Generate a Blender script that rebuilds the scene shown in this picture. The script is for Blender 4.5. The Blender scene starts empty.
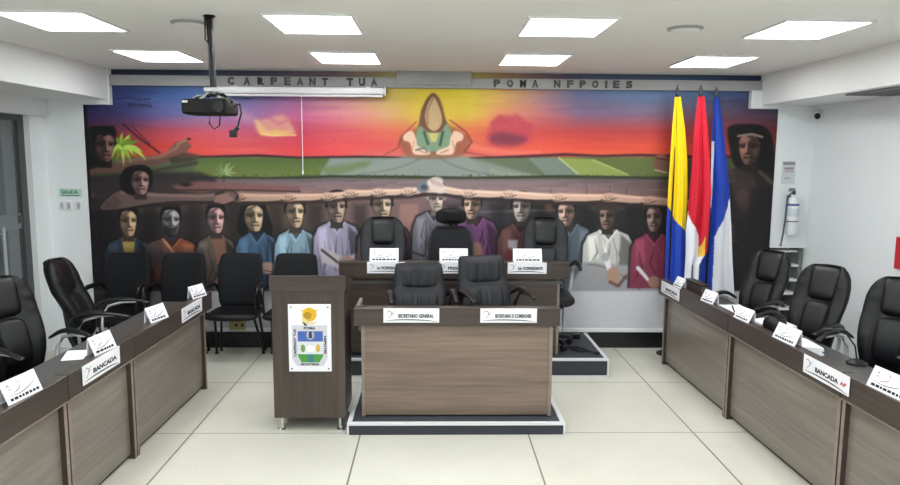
import bpy, bmesh, math, random
import numpy as np
from mathutils import Vector, Matrix
SC = bpy.context.scene
COL = SC.collection
PI = math.pi
random.seed(4)
rng = np.random.default_rng(4)

# ------------------------------------------------------------------ helpers
def s2l(c):
    c = np.asarray(c, float) / 255.0
    return np.where(c <= 0.04045, c / 12.92, ((c + 0.055) / 1.055) ** 2.4)

class MB:
    """collects shapes, then links them as ONE mesh object"""
    def __init__(s): s.bm = bmesh.new()
    def box(s, x0, x1, y0, y1, z0, z1, bev=0.0, seg=2):
        t = bmesh.new()
        bmesh.ops.create_cube(t, size=1.0)
        for v in t.verts:
            v.co = Vector(((x0 + x1) / 2 + v.co.x * (x1 - x0), (y0 + y1) / 2 + v.co.y * (y1 - y0), (z0 + z1) / 2 + v.co.z * (z1 - z0)))
        if bev > 0:
            bmesh.ops.bevel(t, geom=t.edges[:] + t.verts[:], offset=bev, segments=seg, affect='EDGES', profile=0.5)
        s.merge(t); return s
    def merge(s, t, M=None):
        if M is not None: bmesh.ops.transform(t, matrix=M, verts=t.verts)
        me = bpy.data.meshes.new('tmp'); t.to_mesh(me); t.free()
        s.bm.from_mesh(me); bpy.data.meshes.remove(me)
    def mesh(s, me, M=None):
        t = bmesh.new(); t.from_mesh(me); s.merge(t, M); return s
    def cyl(s, p0, p1, r0, r1=None, n=16, cap=True):
        r1 = r0 if r1 is None else r1
        return s.tube([p0, p1], [r0, r1], n, cap)
    def tube(s, pts, r, n=10, cap=True, flat=1.0, up=(0, 0, 1)):
        """sweep; flat scales the section along the 'up' side"""
        pts = [Vector(p) for p in pts]
        if not hasattr(r, '__len__'): r = [r] * len(pts)
        rings = []
        prev = None
        for i, p in enumerate(pts):
            a = pts[max(i - 1, 0)]; b = pts[min(i + 1, len(pts) - 1)]
            d = (b - a).normalized()
            u = Vector(up) - d * d.dot(Vector(up))
            if u.length < 0.05:
                u = prev - d * d.dot(prev) if prev is not None else d.orthogonal()
            u.normalize(); prev = u
            w = d.cross(u)
            rings.append([s.bm.verts.new(p + w * (math.cos(2 * PI * k / n) * r[i]) + u * (math.sin(2 * PI * k / n) * r[i] * flat)) for k in range(n)])
        for i in range(len(rings) - 1):
            for k in range(n):
                s.bm.faces.new((rings[i][k], rings[i][(k + 1) % n], rings[i + 1][(k + 1) % n], rings[i + 1][k]))
        if cap:
            s.bm.faces.new(rings[0][::-1]); s.bm.faces.new(rings[-1])
        return s
    def lathe(s, prof, c=(0, 0, 0), n=24):
        rings = []
        for (r, z) in prof:
            rings.append([s.bm.verts.new((c[0] + max(r, 1e-4) * math.cos(2 * PI * k / n), c[1] + max(r, 1e-4) * math.sin(2 * PI * k / n), c[2] + z)) for k in range(n)])
        for i in range(len(rings) - 1):
            for k in range(n):
                s.bm.faces.new((rings[i][k], rings[i][(k + 1) % n], rings[i + 1][(k + 1) % n], rings[i + 1][k]))
        s.bm.faces.new(rings[0][::-1]); s.bm.faces.new(rings[-1])
        return s
    def prism(s, poly, axis, a, b):
        """poly (2-D) extruded from a to b along axis 'x','y' or 'z'"""
        def P(p, t):
            return {'x': (t, p[0], p[1]), 'y': (p[0], t, p[1]), 'z': (p[0], p[1], t)}[axis]
        A = [s.bm.verts.new(P(p, a)) for p in poly]; B = [s.bm.verts.new(P(p, b)) for p in poly]
        n = len(poly)
        s.bm.faces.new(A); s.bm.faces.new(B[::-1])
        for k in range(n): s.bm.faces.new((A[k], B[k], B[(k + 1) % n], A[(k + 1) % n]))
        return s
    def pad(s, wf, zf, yf, tf, nt=28, nx=28, e=3.2, wrap=0.0, front=None):
        """upholstered pad: half width wf(t), height zf(t), mid depth yf(t), half thickness tf(t); t 0..1"""
        rings = []
        for i in range(nt + 1):
            t = 0.5 - 0.5 * math.cos(PI * i / nt)
            w = wf(t); z = zf(t); y = yf(t); th = tf(t)
            ring = []
            for k in range(2 * nx):
                a = 2 * PI * k / (2 * nx)
                ca, sa = math.cos(a), math.sin(a)
                x = w * ca
                dy = th * math.copysign(max(0.0, 1 - abs(ca) ** e) ** (1 / 2.2), sa)
                xx = x / max(w, 1e-4)
                yy = y + dy - wrap * xx * xx
                if front and sa < 0: yy += front(x, t, -sa)
                ring.append(s.bm.verts.new((x, yy, z)))
            rings.append(ring)
        n = 2 * nx
        for i in range(nt):
            for k in range(n):
                s.bm.faces.new((rings[i][k], rings[i][(k + 1) % n], rings[i + 1][(k + 1) % n], rings[i + 1][k]))
        s.bm.faces.new(rings[0][::-1]); s.bm.faces.new(rings[-1])
        return s
    def build(s, name, mat, parent=None, smooth=False, loc=None, M=None):
        if M is not None: bmesh.ops.transform(s.bm, matrix=M, verts=s.bm.verts)
        bmesh.ops.recalc_face_normals(s.bm, faces=s.bm.faces)
        me = bpy.data.meshes.new(name); s.bm.to_mesh(me); s.bm.free()
        if mat: me.materials.append(mat)
        if smooth:
            me.polygons.foreach_set('use_smooth', [True] * len(me.polygons))
            if smooth != 'all' and hasattr(me, 'set_sharp_from_angle'): me.set_sharp_from_angle(angle=math.radians(40))
        o = bpy.data.objects.new(name, me); COL.objects.link(o)
        if parent: o.parent = parent
        if loc: o.location = loc
        return o

def thing(name, label, cat, loc=(0, 0, 0), rz=0, group=None):
    o = bpy.data.objects.new(name, None); COL.objects.link(o)
    o.empty_display_size = 0.1
    o.location = loc; o.rotation_euler = (0, 0, rz)
    o['label'] = label; o['category'] = cat
    if group: o['group'] = group
    return o
def tag(o, label, cat, group=None):
    o['label'] = label; o['category'] = cat
    if group: o['group'] = group
    return o
def struct(o):
    o['kind'] = 'structure'; return o
def dup(root, label, loc, rz=0, group=None):
    r = root.copy(); COL.objects.link(r)
    r.location = loc; r.rotation_euler = (0, 0, rz); r['label'] = label
    if group: r['group'] = group
    for ch in list(root.children):
        c = ch.copy(); COL.objects.link(c); c.parent = r
        for g in list(ch.children):
            d = g.copy(); COL.objects.link(d); d.parent = c
    return r

_txt = {}
def text_mesh(body, w, h, ext=0.0006, spacing=1.0):
    """lettering centred on the origin in the XZ plane, readable from -Y, w x h metres"""
    cu = bpy.data.curves.new('t', 'FONT'); cu.body = body; cu.size = 1.0
    cu.extrude = 0.0; cu.space_character = spacing; cu.resolution_u = 3; cu.offset = 0.045
    ob = bpy.data.objects.new('t', cu); COL.objects.link(ob)
    dg = bpy.context.evaluated_depsgraph_get(); dg.update()
    me = bpy.data.meshes.new_from_object(ob.evaluated_get(dg))
    bpy.data.objects.remove(ob); bpy.data.curves.remove(cu)
    t = bmesh.new(); t.from_mesh(me); bpy.data.meshes.remove(me)
    xs = [v.co.x for v in t.verts]; ys = [v.co.y for v in t.verts]
    cx, cy = (min(xs) + max(xs)) / 2, (min(ys) + max(ys)) / 2
    sx, sy = w / (max(xs) - min(xs)), h / (max(ys) - min(ys))
    for v in t.verts: v.co = Vector(((v.co.x - cx) * sx, -ext, (v.co.y - cy) * sy))
    ex = bmesh.ops.extrude_face_region(t, geom=t.faces[:])
    for g in ex['geom']:
        if isinstance(g, bmesh.types.BMVert): g.co.y = 0.0
    return t
def text_obj(body, w, h, mat, parent, M=None, name='lettering', ext=0.0006, spacing=1.0):
    m = MB(); m.merge(text_mesh(body, w, h, ext, spacing), M)
    return m.build(name, mat, parent)

# ------------------------------------------------------------------ materials
def newmat(name):
    m = bpy.data.materials.new(name); m.use_nodes = True
    nt = m.node_tree; b = nt.nodes['Principled BSDF']
    return m, nt, b
def plain(name, rgb, rough=0.5, metal=0.0, spec=0.5, noise=0.0, nscale=40, bump=0.0, coat=0.0):
    m, nt, b = newmat(name)
    c = s2l(rgb)
    b.inputs['Roughness'].default_value = rough; b.inputs['Metallic'].default_value = metal
    b.inputs['Specular IOR Level'].default_value = spec
    b.inputs['Coat Weight'].default_value = coat
    tc = nt.nodes.new('ShaderNodeTexCoord'); nz = nt.nodes.new('ShaderNodeTexNoise')
    nz.inputs['Scale'].default_value = nscale; nz.inputs['Detail'].default_value = 4
    nt.links.new(tc.outputs['Object'], nz.inputs['Vector'])
    mx = nt.nodes.new('ShaderNodeMix'); mx.data_type = 'RGBA'
    mx.inputs['A'].default_value = (*(c * (1 - noise)), 1); mx.inputs['B'].default_value = (*np.clip(c * (1 + noise), 0, 1), 1)
    nt.links.new(nz.outputs['Fac'], mx.inputs['Factor']); nt.links.new(mx.outputs['Result'], b.inputs['Base Color'])
    if bump:
        bp = nt.nodes.new('ShaderNodeBump'); bp.inputs['Strength'].default_value = bump; bp.inputs['Distance'].default_value = 0.002
        nt.links.new(nz.outputs['Fac'], bp.inputs['Height']); nt.links.new(bp.outputs['Normal'], b.inputs['Normal'])
    return m
def wood(name, dark, light, axis='x', rough=0.3, scale=1.0, spec=0.5):
    m, nt, b = newmat(name)
    tc = nt.nodes.new('ShaderNodeTexCoord'); mp = nt.nodes.new('ShaderNodeMapping')
    long, cross = 1.1 * scale, 26 * scale
    mp.inputs['Scale'].default_value = {'x': (long, cross, cross), 'z': (cross, cross, long)}[axis]
    nz = nt.nodes.new('ShaderNodeTexNoise'); nz.inputs['Scale'].default_value = 1.6; nz.inputs['Detail'].default_value = 7; nz.inputs['Roughness'].default_value = 0.62
    nz.inputs['Distortion'].default_value = 0.35
    mp2 = nt.nodes.new('ShaderNodeMapping'); mp2.inputs['Scale'].default_value = {'x': (0.7, 7, 7), 'z': (7, 7, 0.7)}[axis]
    nz2 = nt.nodes.new('ShaderNodeTexNoise'); nz2.inputs['Scale'].default_value = 1.0; nz2.inputs['Detail'].default_value = 3
    ad = nt.nodes.new('ShaderNodeMath'); ad.operation = 'MULTIPLY_ADD'; ad.inputs[1].default_value = 0.55
    ml = nt.nodes.new('ShaderNodeMath'); ml.operation = 'MULTIPLY'; ml.inputs[1].default_value = 0.45
    cr = nt.nodes.new('ShaderNodeValToRGB')
    cr.color_ramp.elements[0].position = 0.34; cr.color_ramp.elements[1].position = 0.66
    cr.color_ramp.elements[0].color = (*s2l(dark), 1); cr.color_ramp.elements[1].color = (*s2l(light), 1)
    L = nt.links.new
    L(tc.outputs['Object'], mp.inputs['Vector']); L(mp.outputs['Vector'], nz.inputs['Vector'])
    L(tc.outputs['Object'], mp2.inputs['Vector']); L(mp2.outputs['Vector'], nz2.inputs['Vector'])
    L(nz2.outputs['Fac'], ml.inputs[0]); L(nz.outputs['Fac'], ad.inputs[0]); L(ml.outputs[0], ad.inputs[2])
    L(ad.outputs[0], cr.inputs['Fac']); L(cr.outputs['Color'], b.inputs['Base Color'])
    b.inputs['Roughness'].default_value = rough; b.inputs['Specular IOR Level'].default_value = spec
    return m
def attr_mat(name, rough=0.5, attr='paint'):
    m, nt, b = newmat(name)
    a = nt.nodes.new('ShaderNodeAttribute'); a.attribute_name = attr
    nt.links.new(a.outputs['Color'], b.inputs['Base Color'])
    b.inputs['Roughness'].default_value = rough; b.inputs['Specular IOR Level'].default_value = 0.3
    return m

M = {}
M['wall'] = plain('white wall paint', (236, 240, 242), 0.55, noise=0.015, nscale=6)
M['ceil'] = plain('ceiling paint', (240, 239, 236), 0.7, noise=0.01, nscale=5)
M['beam'] = plain('white plaster', (238, 240, 240), 0.55, noise=0.01, nscale=5)
M['skirt'] = plain('black skirting', (22, 22, 26), 0.3)
M['concrete'] = plain('grey lintel paint', (165, 165, 166), 0.6, noise=0.05, nscale=14)
M['letter'] = plain('dull grey metal letters', (96, 92, 94), 0.45, metal=0.3)
M['wenge'] = wood('dark wenge laminate', (52, 44, 41), (80, 69, 64), 'x', 0.3)
M['wenge_v'] = wood('dark wenge laminate upright grain', (54, 46, 42), (82, 71, 65), 'z', 0.32)
M['oak'] = wood('grey brown laminate', (104, 88, 78), (144, 125, 111), 'x', 0.35)
M['oak_grey'] = wood('grey laminate', (104, 97, 90), (138, 129, 120), 'x', 0.3)
M['edge'] = wood('pale laminate edge', (120, 106, 98), (150, 136, 126), 'x', 0.35)
M['worktop'] = plain('dark grey worktop', (74, 72, 72), 0.3, noise=0.08, nscale=30)
M['leather'] = plain('black leather', (14, 15, 19), 0.45, spec=0.3, noise=0.15, nscale=60, bump=0.15)
M['leather_grey'] = plain('charcoal leather', (31, 33, 38), 0.5, spec=0.3, noise=0.12, nscale=60, bump=0.15)
M['leather_dark'] = plain('black leather pad', (11, 12, 15), 0.4, spec=0.35, noise=0.15, nscale=60, bump=0.12)
M['fabric'] = plain('black fabric', (17, 19, 23), 0.75, spec=0.3, noise=0.2, nscale=180, bump=0.2)
M['meshcloth'] = plain('black mesh cloth', (20, 21, 26), 0.75, spec=0.3, noise=0.25, nscale=240, bump=0.25)
M['plastic'] = plain('black plastic', (15, 15, 18), 0.35, noise=0.05)
M['blackmetal'] = plain('black painted metal', (16, 16, 18), 0.3, metal=0.2)
M['chrome'] = plain('chrome', (215, 216, 218), 0.18, metal=1.0)
M['alu'] = plain('brushed aluminium', (205, 207, 210), 0.35, metal=0.75)
M['silver'] = plain('silver plastic', (190, 192, 194), 0.3, metal=0.4)
M['white'] = plain('white plastic', (236, 237, 240), 0.4)
M['card'] = plain('white card', (240, 240, 246), 0.45)
M['paper'] = plain('white paper', (240, 241, 246), 0.7, noise=0.02)
M['ink'] = plain('black print', (26, 26, 30), 0.6)
M['inkgrey'] = plain('grey print', (150, 146, 156), 0.6)
M['red'] = plain('red print', (196, 40, 50), 0.6)
M['green'] = plain('green print', (70, 150, 120), 0.6)
M['carpet'] = plain('charcoal platform carpet', (54, 57, 64), 0.75, noise=0.12, nscale=90, bump=0.1)
M['trimwhite'] = plain('white metal edging', (222, 224, 228), 0.35, metal=0.1)
M['pjblack'] = plain('projector black', (9, 9, 10), 0.55, spec=0.3)
M['grey'] = plain('grey trim', (120, 122, 122), 0.45)
M['darkgrey'] = plain('dark grey trim', (70, 72, 74), 0.4)

def glass_mat():
    m, nt, b = newmat('tinted door glass')
    b.inputs['Base Color'].default_value = (0.70, 0.74, 0.76, 1)
    b.inputs['Roughness'].default_value = 0.12
    b.inputs['Transmission Weight'].default_value = 0.9
    b.inputs['IOR'].default_value = 1.1
    return m
M['glass'] = glass_mat()
M['frost'] = plain('frosted film', (118, 126, 128), 0.55)

def floor_mat():
    m, nt, b = newmat('cream floor tiles')
    L = nt.links.new
    tc = nt.nodes.new('ShaderNodeTexCoord'); sp = nt.nodes.new('ShaderNodeSeparateXYZ')
    L(tc.outputs['Object'], sp.inputs[0])
    def line(out, off, pitch, w):
        a = nt.nodes.new('ShaderNodeMath'); a.operation = 'SUBTRACT'; a.inputs[1].default_value = off; L(out, a.inputs[0])
        d = nt.nodes.new('ShaderNodeMath'); d.operation = 'DIVIDE'; d.inputs[1].default_value = pitch; L(a.outputs[0], d.inputs[0])
        f = nt.nodes.new('ShaderNodeMath'); f.operation = 'FRACT'; L(d.outputs[0], f.inputs[0])
        c = nt.nodes.new('ShaderNodeMath'); c.operation = 'SUBTRACT'; c.inputs[1].default_value = 0.5; L(f.outputs[0], c.inputs[0])
        ab = nt.nodes.new('ShaderNodeMath'); ab.operation = 'ABSOLUTE'; L(c.outputs[0], ab.inputs[0])
        g = nt.nodes.new('ShaderNodeMath'); g.operation = 'GREATER_THAN'; g.inputs[1].default_value = 0.5 - w / pitch / 2; L(ab.outputs[0], g.inputs[0])
        return g
    lx = line(sp.outputs['X'], -1.566, 1.0945, 0.010)
    ly = line(sp.outputs['Y'], 4.365, 1.022, 0.008)
    mxm = nt.nodes.new('ShaderNodeMath'); mxm.operation = 'MAXIMUM'; L(lx.outputs[0], mxm.inputs[0]); L(ly.outputs[0], mxm.inputs[1])
    nz = nt.nodes.new('ShaderNodeTexNoise'); nz.inputs['Scale'].default_value = 55; nz.inputs['Detail'].default_value = 6; nz.inputs['Roughness'].default_value = 0.7
    L(tc.outputs['Object'], nz.inputs['Vector'])
    nz2 = nt.nodes.new('ShaderNodeTexNoise'); nz2.inputs['Scale'].default_value = 1.7; nz2.inputs['Detail'].default_value = 3
    L(tc.outputs['Object'], nz2.inputs['Vector'])
    av = nt.nodes.new('ShaderNodeMath'); av.operation = 'ADD'; L(nz.outputs['Fac'], av.inputs[0]); L(nz2.outputs['Fac'], av.inputs[1])
    cr = nt.nodes.new('ShaderNodeValToRGB'); cr.color_ramp.elements[0].position = 0.35; cr.color_ramp.elements[1].position = 0.65
    hv = nt.nodes.new('ShaderNodeMath'); hv.operation = 'MULTIPLY'; hv.inputs[1].default_value = 0.5; L(av.outputs[0], hv.inputs[0])
    cr.color_ramp.elements[0].color = (*s2l((196, 194, 182)), 1); cr.color_ramp.elements[1].color = (*s2l((209, 208, 197)), 1)
    L(hv.outputs[0], cr.inputs['Fac'])
    mx = nt.nodes.new('ShaderNodeMix'); mx.data_type = 'RGBA'; mx.inputs['B'].default_value = (*s2l((112, 108, 100)), 1)
    L(mxm.outputs[0], mx.inputs['Factor']); L(cr.outputs['Color'], mx.inputs['A']); L(mx.outputs['Result'], b.inputs['Base Color'])
    b.inputs['Roughness'].default_value = 0.3; b.inputs['Specular IOR Level'].default_value = 0.4
    return m
M['floor'] = floor_mat()
def emit(name, strength, rgb=(1, 1, 1)):
    m, nt, b = newmat(name)
    b.inputs['Base Color'].default_value = (0.8, 0.8, 0.8, 1)
    b.inputs['Emission Color'].default_value = (*rgb, 1); b.inputs['Emission Strength'].default_value = strength
    return m
M['lamp'] = emit('lit diffuser', 15.2, (0.965, 1.0, 1.0))

# ------------------------------------------------------------------ the room
YB = 6.42; ZC = 2.55; YF = -3.2
struct(MB().box(-4.9, 3.75, YF, 7.0, -0.1, 0.0).build('floor', M['floor']))
struct(MB().box(-4.9, 3.75, YF, 7.0, ZC, ZC + 0.1).build('ceiling', M['ceil']))
wb = MB().box(-3.75, 3.16, YB, 7.0, 0, ZC)
wb.box(3.16, 3.75, YB - 0.012, 7.0, 0.965, ZC).box(3.16, 3.75, 6.82, 7.0, 0, 0.965)
wb.box(-3.75, -3.152, YB - 0.012, YB, 0, ZC)
struct(wb.build('wall_back', M['wall']))
struct(MB().box(3.5, 3.75, YF, 7.0, 0, ZC).build('wall_right', M['wall']))
wl = MB().box(-3.75, -3.5, 6.17, 6.42, 0, ZC).box(-3.75, -3.46, 3.9, 6.4, 2.125, ZC).box(-3.75, -3.5, YF, 3.9, 0, ZC)
struct(wl.build('wall_left', M['wall']))
struct(MB().box(-4.9, 3.75, YF - 0.1, YF, 0, ZC).build('wall_front', M['wall']))
struct(MB().box(-4.9, -4.75, 3.0, 7.0, 0, ZC).box(-4.75, -3.75, 2.9, 3.0, 0, ZC).box(-4.75, -3.75, 6.9, 7.0, 0, ZC).build('wall_corridor', plain('corridor paint', (176, 182, 186), 0.6)))
struct(MB().box(-3.5, -2.9, YF, YB - 0.013, 2.28, ZC).build('trim_1', M['beam']))
struct(MB().box(2.98, 3.5, YF, YB - 0.013, 2.28, ZC).build('trim_2', M['beam']))
struct(MB().box(-3.15, -2.887, 6.36, YB, 2.235, ZC).build('trim_3', M['beam']))
struct(MB().box(2.88, 3.15, 6.36, YB, 2.248, 2.41).build('trim_4', M['beam']))
lin = MB().box(-2.886, 2.98, 6.37, YB, 2.405, 2.497, 0.004).box(-0.337, 0.333, 6.345, YB, 2.432, ZC, 0.004)
lin.box(-0.335, -0.25, 6.35, 6.40, 2.415, 2.433).box(0.24, 0.33, 6.35, 6.40, 2.415, 2.433)
struct(lin.build('trim_5', M['concrete']))
struct(MB().box(-3.15, 3.16, YB - 0.016, YB, 0.0, 0.15, 0.003).build('baseboard_back', M['skirt']))
struct(MB().box(3.485, 3.5, YF, 6.4, 0.0, 0.1, 0.003).build('baseboard_right', M['skirt']))
struct(MB().box(1.0, 3.155, YB - 0.011, YB, 0.150, 0.19, 0.003).build('trim_6', M['white']))

# sliding glass door in the left wall
d = MB().box(-3.60, -3.55, 6.08, 6.17, 0, 2.125).box(-3.60, -3.55, 3.9, 3.97, 0, 2.125).box(-3.60, -3.55, 3.97, 6.08, 2.075, 2.125)
door = struct(d.build('door_1', M['darkgrey']))
MB().box(-3.585, -3.573, 3.97, 6.08, 0.01, 2.075).build('glass_pane', M['glass'], door)
MB().box(-3.5725, -3.5705, 3.97, 6.08, 1.155, 1.29).build('frosted_band', M['frost'], door)
MB().tube([(-3.53, 5.755, 0.70), (-3.53, 5.755, 1.19)], 0.014, 12).cyl((-3.575, 5.755, 0.76), (-3.53, 5.755, 0.76), 0.008).cyl((-3.575, 5.755, 1.14), (-3.53, 5.755, 1.14), 0.008).build('pull_handle', M['silver'], door, smooth=True)
MB().box(-3.572, -3.562, 5.56, 5.66, 0.92, 1.05, 0.003).build('lock_plate', M['silver'], door)
MB().box(-3.572, -3.56, 6.03, 6.09, 1.2, 1.27, 0.003).build('hinge_patch', M['darkgrey'], door)

# built-in niche shelves at the right corner
sh = thing('wall_shelf', 'white niche shelves with grey upright under the fire extinguisher', 'shelf', (3.17, 6.44, 0))
MB().box(0.29, 0.325, 0.0, 0.37, 0.0, 0.955).build('side_panel', M['grey'], sh)
for z in (0.935, 0.80, 0.66, 0.53, 0.38, 0.2):
    MB().box(0.0, 0.29, 0.0 if z < 0.9 else 0.03, 0.36, z - 0.02, z).build('shelf_board', M['white'], sh)

# ceiling lights
def light_fixture(x, y, label, group=None):
    t = thing('ceiling_light', label, 'ceiling light', (x, y, ZC), group=group)
    f = MB()
    w, l = 0.25, (0.305 if y > 5 else 0.29)
    f.box(-w, w, -l, -l + 0.018, -0.012, -0.001).box(-w, w, l - 0.018, l, -0.012, -0.001).box(-w, -w + 0.018, -l + 0.018, l - 0.018, -0.012, -0.001).box(w - 0.018, w, -l + 0.018, l - 0.018, -0.012, -0.001)
    f.build('frame', M['beam'], t)
    MB().box(-w + 0.018, w - 0.018, -l + 0.018, l - 0.018, -0.010, -0.001).build('diffuser', M['lamp'], t)
    return t
lx = (-2.1, -0.672, 0.765, 2.165)
ln = ('far left', 'second from left', 'third from left', 'far right')
for i, x in enumerate(lx):
    light_fixture(x, 5.51, 'lit square ceiling panel nearer the mural, ' + ln[i] + ' of its row')
for i, x in enumerate(lx):
    light_fixture(x - 0.01, 4.13, 'lit square ceiling panel nearer the viewer, ' + ln[i] + ' of its row')
for y in (2.84, 1.48, 0.12, -1.3):
    for x in lx:
        light_fixture(x, y, 'lit square ceiling panel further back in the room than the two front rows', 'ceiling panels further back')

for x, lab in ((-1.405, 'flat round ceiling cover beside the projector pole'), (1.46, 'flat round ceiling cover between the right lit panels')):
    t = thing('ceiling_cover', lab, 'ceiling cover', (x, 4.14, ZC))
    MB().lathe([(0.102, -0.001), (0.102, -0.008), (0.09, -0.014)], n=32).build('rim', M['concrete'], t, smooth=True)
    MB().lathe([(0.085, -0.0145), (0.08, -0.018), (0.0, -0.019)], n=32).build('disc', M['ceil'], t, smooth=True)

# dark air vent in the right soffit
t = thing('ceiling_vent', 'dark grey long vent panel in the right beam underside', 'vent', (3.24, 4.45, 2.28))
f = MB().box(-0.18, 0.18, -0.75, -0.72, -0.014, -0.001).box(-0.18, 0.18, 0.72, 0.75, -0.014, -0.001).box(-0.18, -0.15, -0.72, 0.72, -0.014, -0.001).box(0.15, 0.18, -0.72, 0.72, -0.014, -0.001)
f.build('frame', M['grey'], t)
f = MB()
for k in range(7): f.box(-0.15 + k * 0.043, -0.15 + k * 0.043 + 0.03, -0.72, 0.72, -0.010, -0.003)
f.build('grille', M['darkgrey'], t)
MB().box(-0.15, 0.15, -0.72, 0.72, -0.003, -0.001).build('backing', M['skirt'], t)

# wall lettering on the lintel: each letter a part
t = thing('wall_lettering', 'grey metal capitals spelling two Latin words left of the lintel block', 'lettering', (-1.21, 6.369, 2.45))
def letters(t, word_px, mat):
    for ch, x, z in word_px:
        w = 0.018 if ch == 'I' else 0.056
        m = MB(); m.merge(text_mesh(ch, w, 0.066, 0.010), Matrix.Translation((x - t.location.x, 0, z - 2.45)))
        m.build('letter', mat, t)
LET = []
for ch, px in zip('CARPEANT', (231, 247, 261, 274, 287.5, 300, 312.5, 325)): LET.append((ch, px))
for ch, px in zip('TUA', (350, 362, 374)): LET.append((ch, px))
LET2 = []
for ch, px in zip('POMA', (497, 510, 523, 535)): LET2.append((ch, px))
for ch, px in zip('NFPOIES', (557, 570, 582.5, 595, 606, 616, 629)): LET2.append((ch, px))
def px2x(px, z=2.45): return (px - 433.2 + 7.69 * z - 0.0187 * z * px) / (107.02 - 0.00357 * px) * (6.37 / 6.42)
letters(t, [(c, px2x(p), 2.452) for c, p in LET], M['letter'])
t2 = thing('wall_lettering', 'grey metal capitals spelling two Latin words right of the lintel block', 'lettering', (1.2, 6.369, 2.45))
letters(t2, [(c, px2x(p), 2.452) for c, p in LET2], M['letter'])

# rolled-up projection screen
t = thing('projection_screen', 'long white rolled up projection screen case below the lettering', 'screen', (-1.18, 6.33, 2.362))
MB().box(-0.735, 0.735, -0.035, 0.035, -0.022, 0.036, 0.010).build('case', M['white'], t, smooth=True)
MB().box(-0.75, -0.735, -0.04, 0.04, -0.032, 0.04, 0.004).build('end_cap', M['silver'], t)
MB().box(0.735, 0.75, -0.04, 0.04, -0.032, 0.04, 0.004).build('end_cap', M['silver'], t)
MB().cyl((-0.72, -0.01, -0.036), (0.72, -0.01, -0.036), 0.011, n=12).build('pull_bar', M['white'], t, smooth=True)
MB().cyl((-0.012, 0.055, -0.047), (-0.012, 0.055, -0.70), 0.0035, n=8).build('pull_cord', M['card'], t, smooth=True)
MB().cyl((-0.012, 0.055, -0.70), (-0.012, 0.055, -0.735), 0.007, n=8).build('cord_toggle', M['card'], t, smooth=True)
MB().tube([(-0.012, -0.01, -0.044), (-0.012, 0.03, -0.05), (-0.012, 0.055, -0.05)], 0.004, 6).build('cord_eye', M['silver'], t)
MB().box(-0.6, -0.57, 0.0, 0.04, -0.01, 0.045).box(0.57, 0.6, 0.0, 0.04, -0.01, 0.045).build('wall_bracket', M['silver'], t)

# ceiling projector on its pole
pj = thing('ceiling_projector', 'black projector hanging from the ceiling on a black pole', 'projector', (-1.225, 3.93, ZC))
MB().lathe([(0.032, -0.001), (0.032, -0.008), (0.02, -0.014)], n=24).build('ceiling_plate', M['blackmetal'], pj, smooth=True)
MB().cyl((0, 0, -0.015), (0.01, 0, -0.395), 0.018, n=16).build('mount_pole', M['blackmetal'], pj, smooth=True)
MB().tube([(-0.02, -0.01, -0.01), (-0.022, -0.012, -0.13), (0.016, -0.022, -0.17), (0.02, -0.022, -0.3), (0.028, -0.02, -0.41), (0.07, -0.03, -0.445)], 0.005, 8).build('pole_cable', M['plastic'], pj, smooth=True)
b = MB().box(-0.035, 0.045, -0.03, 0.03, -0.41, -0.385, 0.004).cyl((0.0, 0, -0.4), (-0.05, -0.05, -0.452), 0.007).cyl((0.0, 0, -0.4), (0.07, -0.05, -0.452), 0.008).cyl((0.0, 0, -0.4), (-0.05, 0.06, -0.452), 0.008).cyl((0.0, 0, -0.4), (0.06, 0.06, -0.452), 0.008)
b.build('bracket', M['silver'], pj)
pb = MB().box(-0.135, 0.115, -0.11, 0.11, -0.535, -0.452, 0.016, 3).build('body', M['pjblack'], pj, smooth=True)
MB().box(-0.125, 0.0, -0.1135, -0.109, -0.525, -0.467, 0.002).build('front_grille', M['pjblack'], pb)
MB().cyl((0.07, -0.128, -0.493), (0.07, -0.105, -0.493), 0.03, n=24).build('lens', M['blackmetal'], pb, smooth=True)
MB().box(-0.125, -0.095, -0.1145, -0.1105, -0.475, -0.463, 0.001).build('badge', M['silver'], pb)
MB().box(0.02, 0.10, -0.06, 0.05, -0.4515, -0.443, 0.003).build('top_cover', M['darkgrey'], pb)
MB().tube([(0.105, 0.05, -0.48), (0.14, 0.04, -0.47), (0.15, 0.03, -0.52), (0.135, 0.02, -0.58), (0.13, 0.02, -0.605)], 0.005, 8).build('cable', M['plastic'], pj, smooth=True)
MB().box(0.085, 0.125, 0.005, 0.035, -0.655, -0.615, 0.004).cyl((0.105, 0.02, -0.63), (0.132, 0.02, -0.598), 0.012).build('cable_plug', M['plastic'], pj)
MB().tube([(-0.02, 0.02, -0.53), (-0.025, 0.02, -0.58), (0.0, 0.02, -0.61), (0.03, 0.02, -0.59), (0.035, 0.02, -0.53)], 0.004, 8).build('cable', M['plastic'], pj, smooth=True)
MB().tube([(-0.13, 0.03, -0.46), (-0.08, 0.0, -0.435), (0.0, -0.03, -0.43), (0.07, -0.03, -0.425), (0.12, -0.02, -0.465)], 0.009, 8).build('cable', M['plastic'], pj, smooth=True)

# security camera in the right corner
t = thing('security_camera', 'small white security camera high on the right wall', 'camera', (3.5, 6.28, 2.2))
MB().cyl((0, 0, 0), (-0.02, 0, 0), 0.035, n=20).build('wall_plate', M['white'], t, smooth=True)
MB().cyl((-0.02, 0, 0), (-0.06, -0.02, -0.01), 0.010).build('arm', M['white'], t, smooth=True)
MB().tube([(-0.05, 0.02, 0.012), (-0.075, -0.05, -0.02)], 0.03, 18).build('housing', M['white'], t, smooth=True)
MB().tube([(-0.0752, -0.0505, -0.0202), (-0.082, -0.07, -0.03)], [0.026, 0.022], 18).build('lens', M['plastic'], t, smooth=True)

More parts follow.
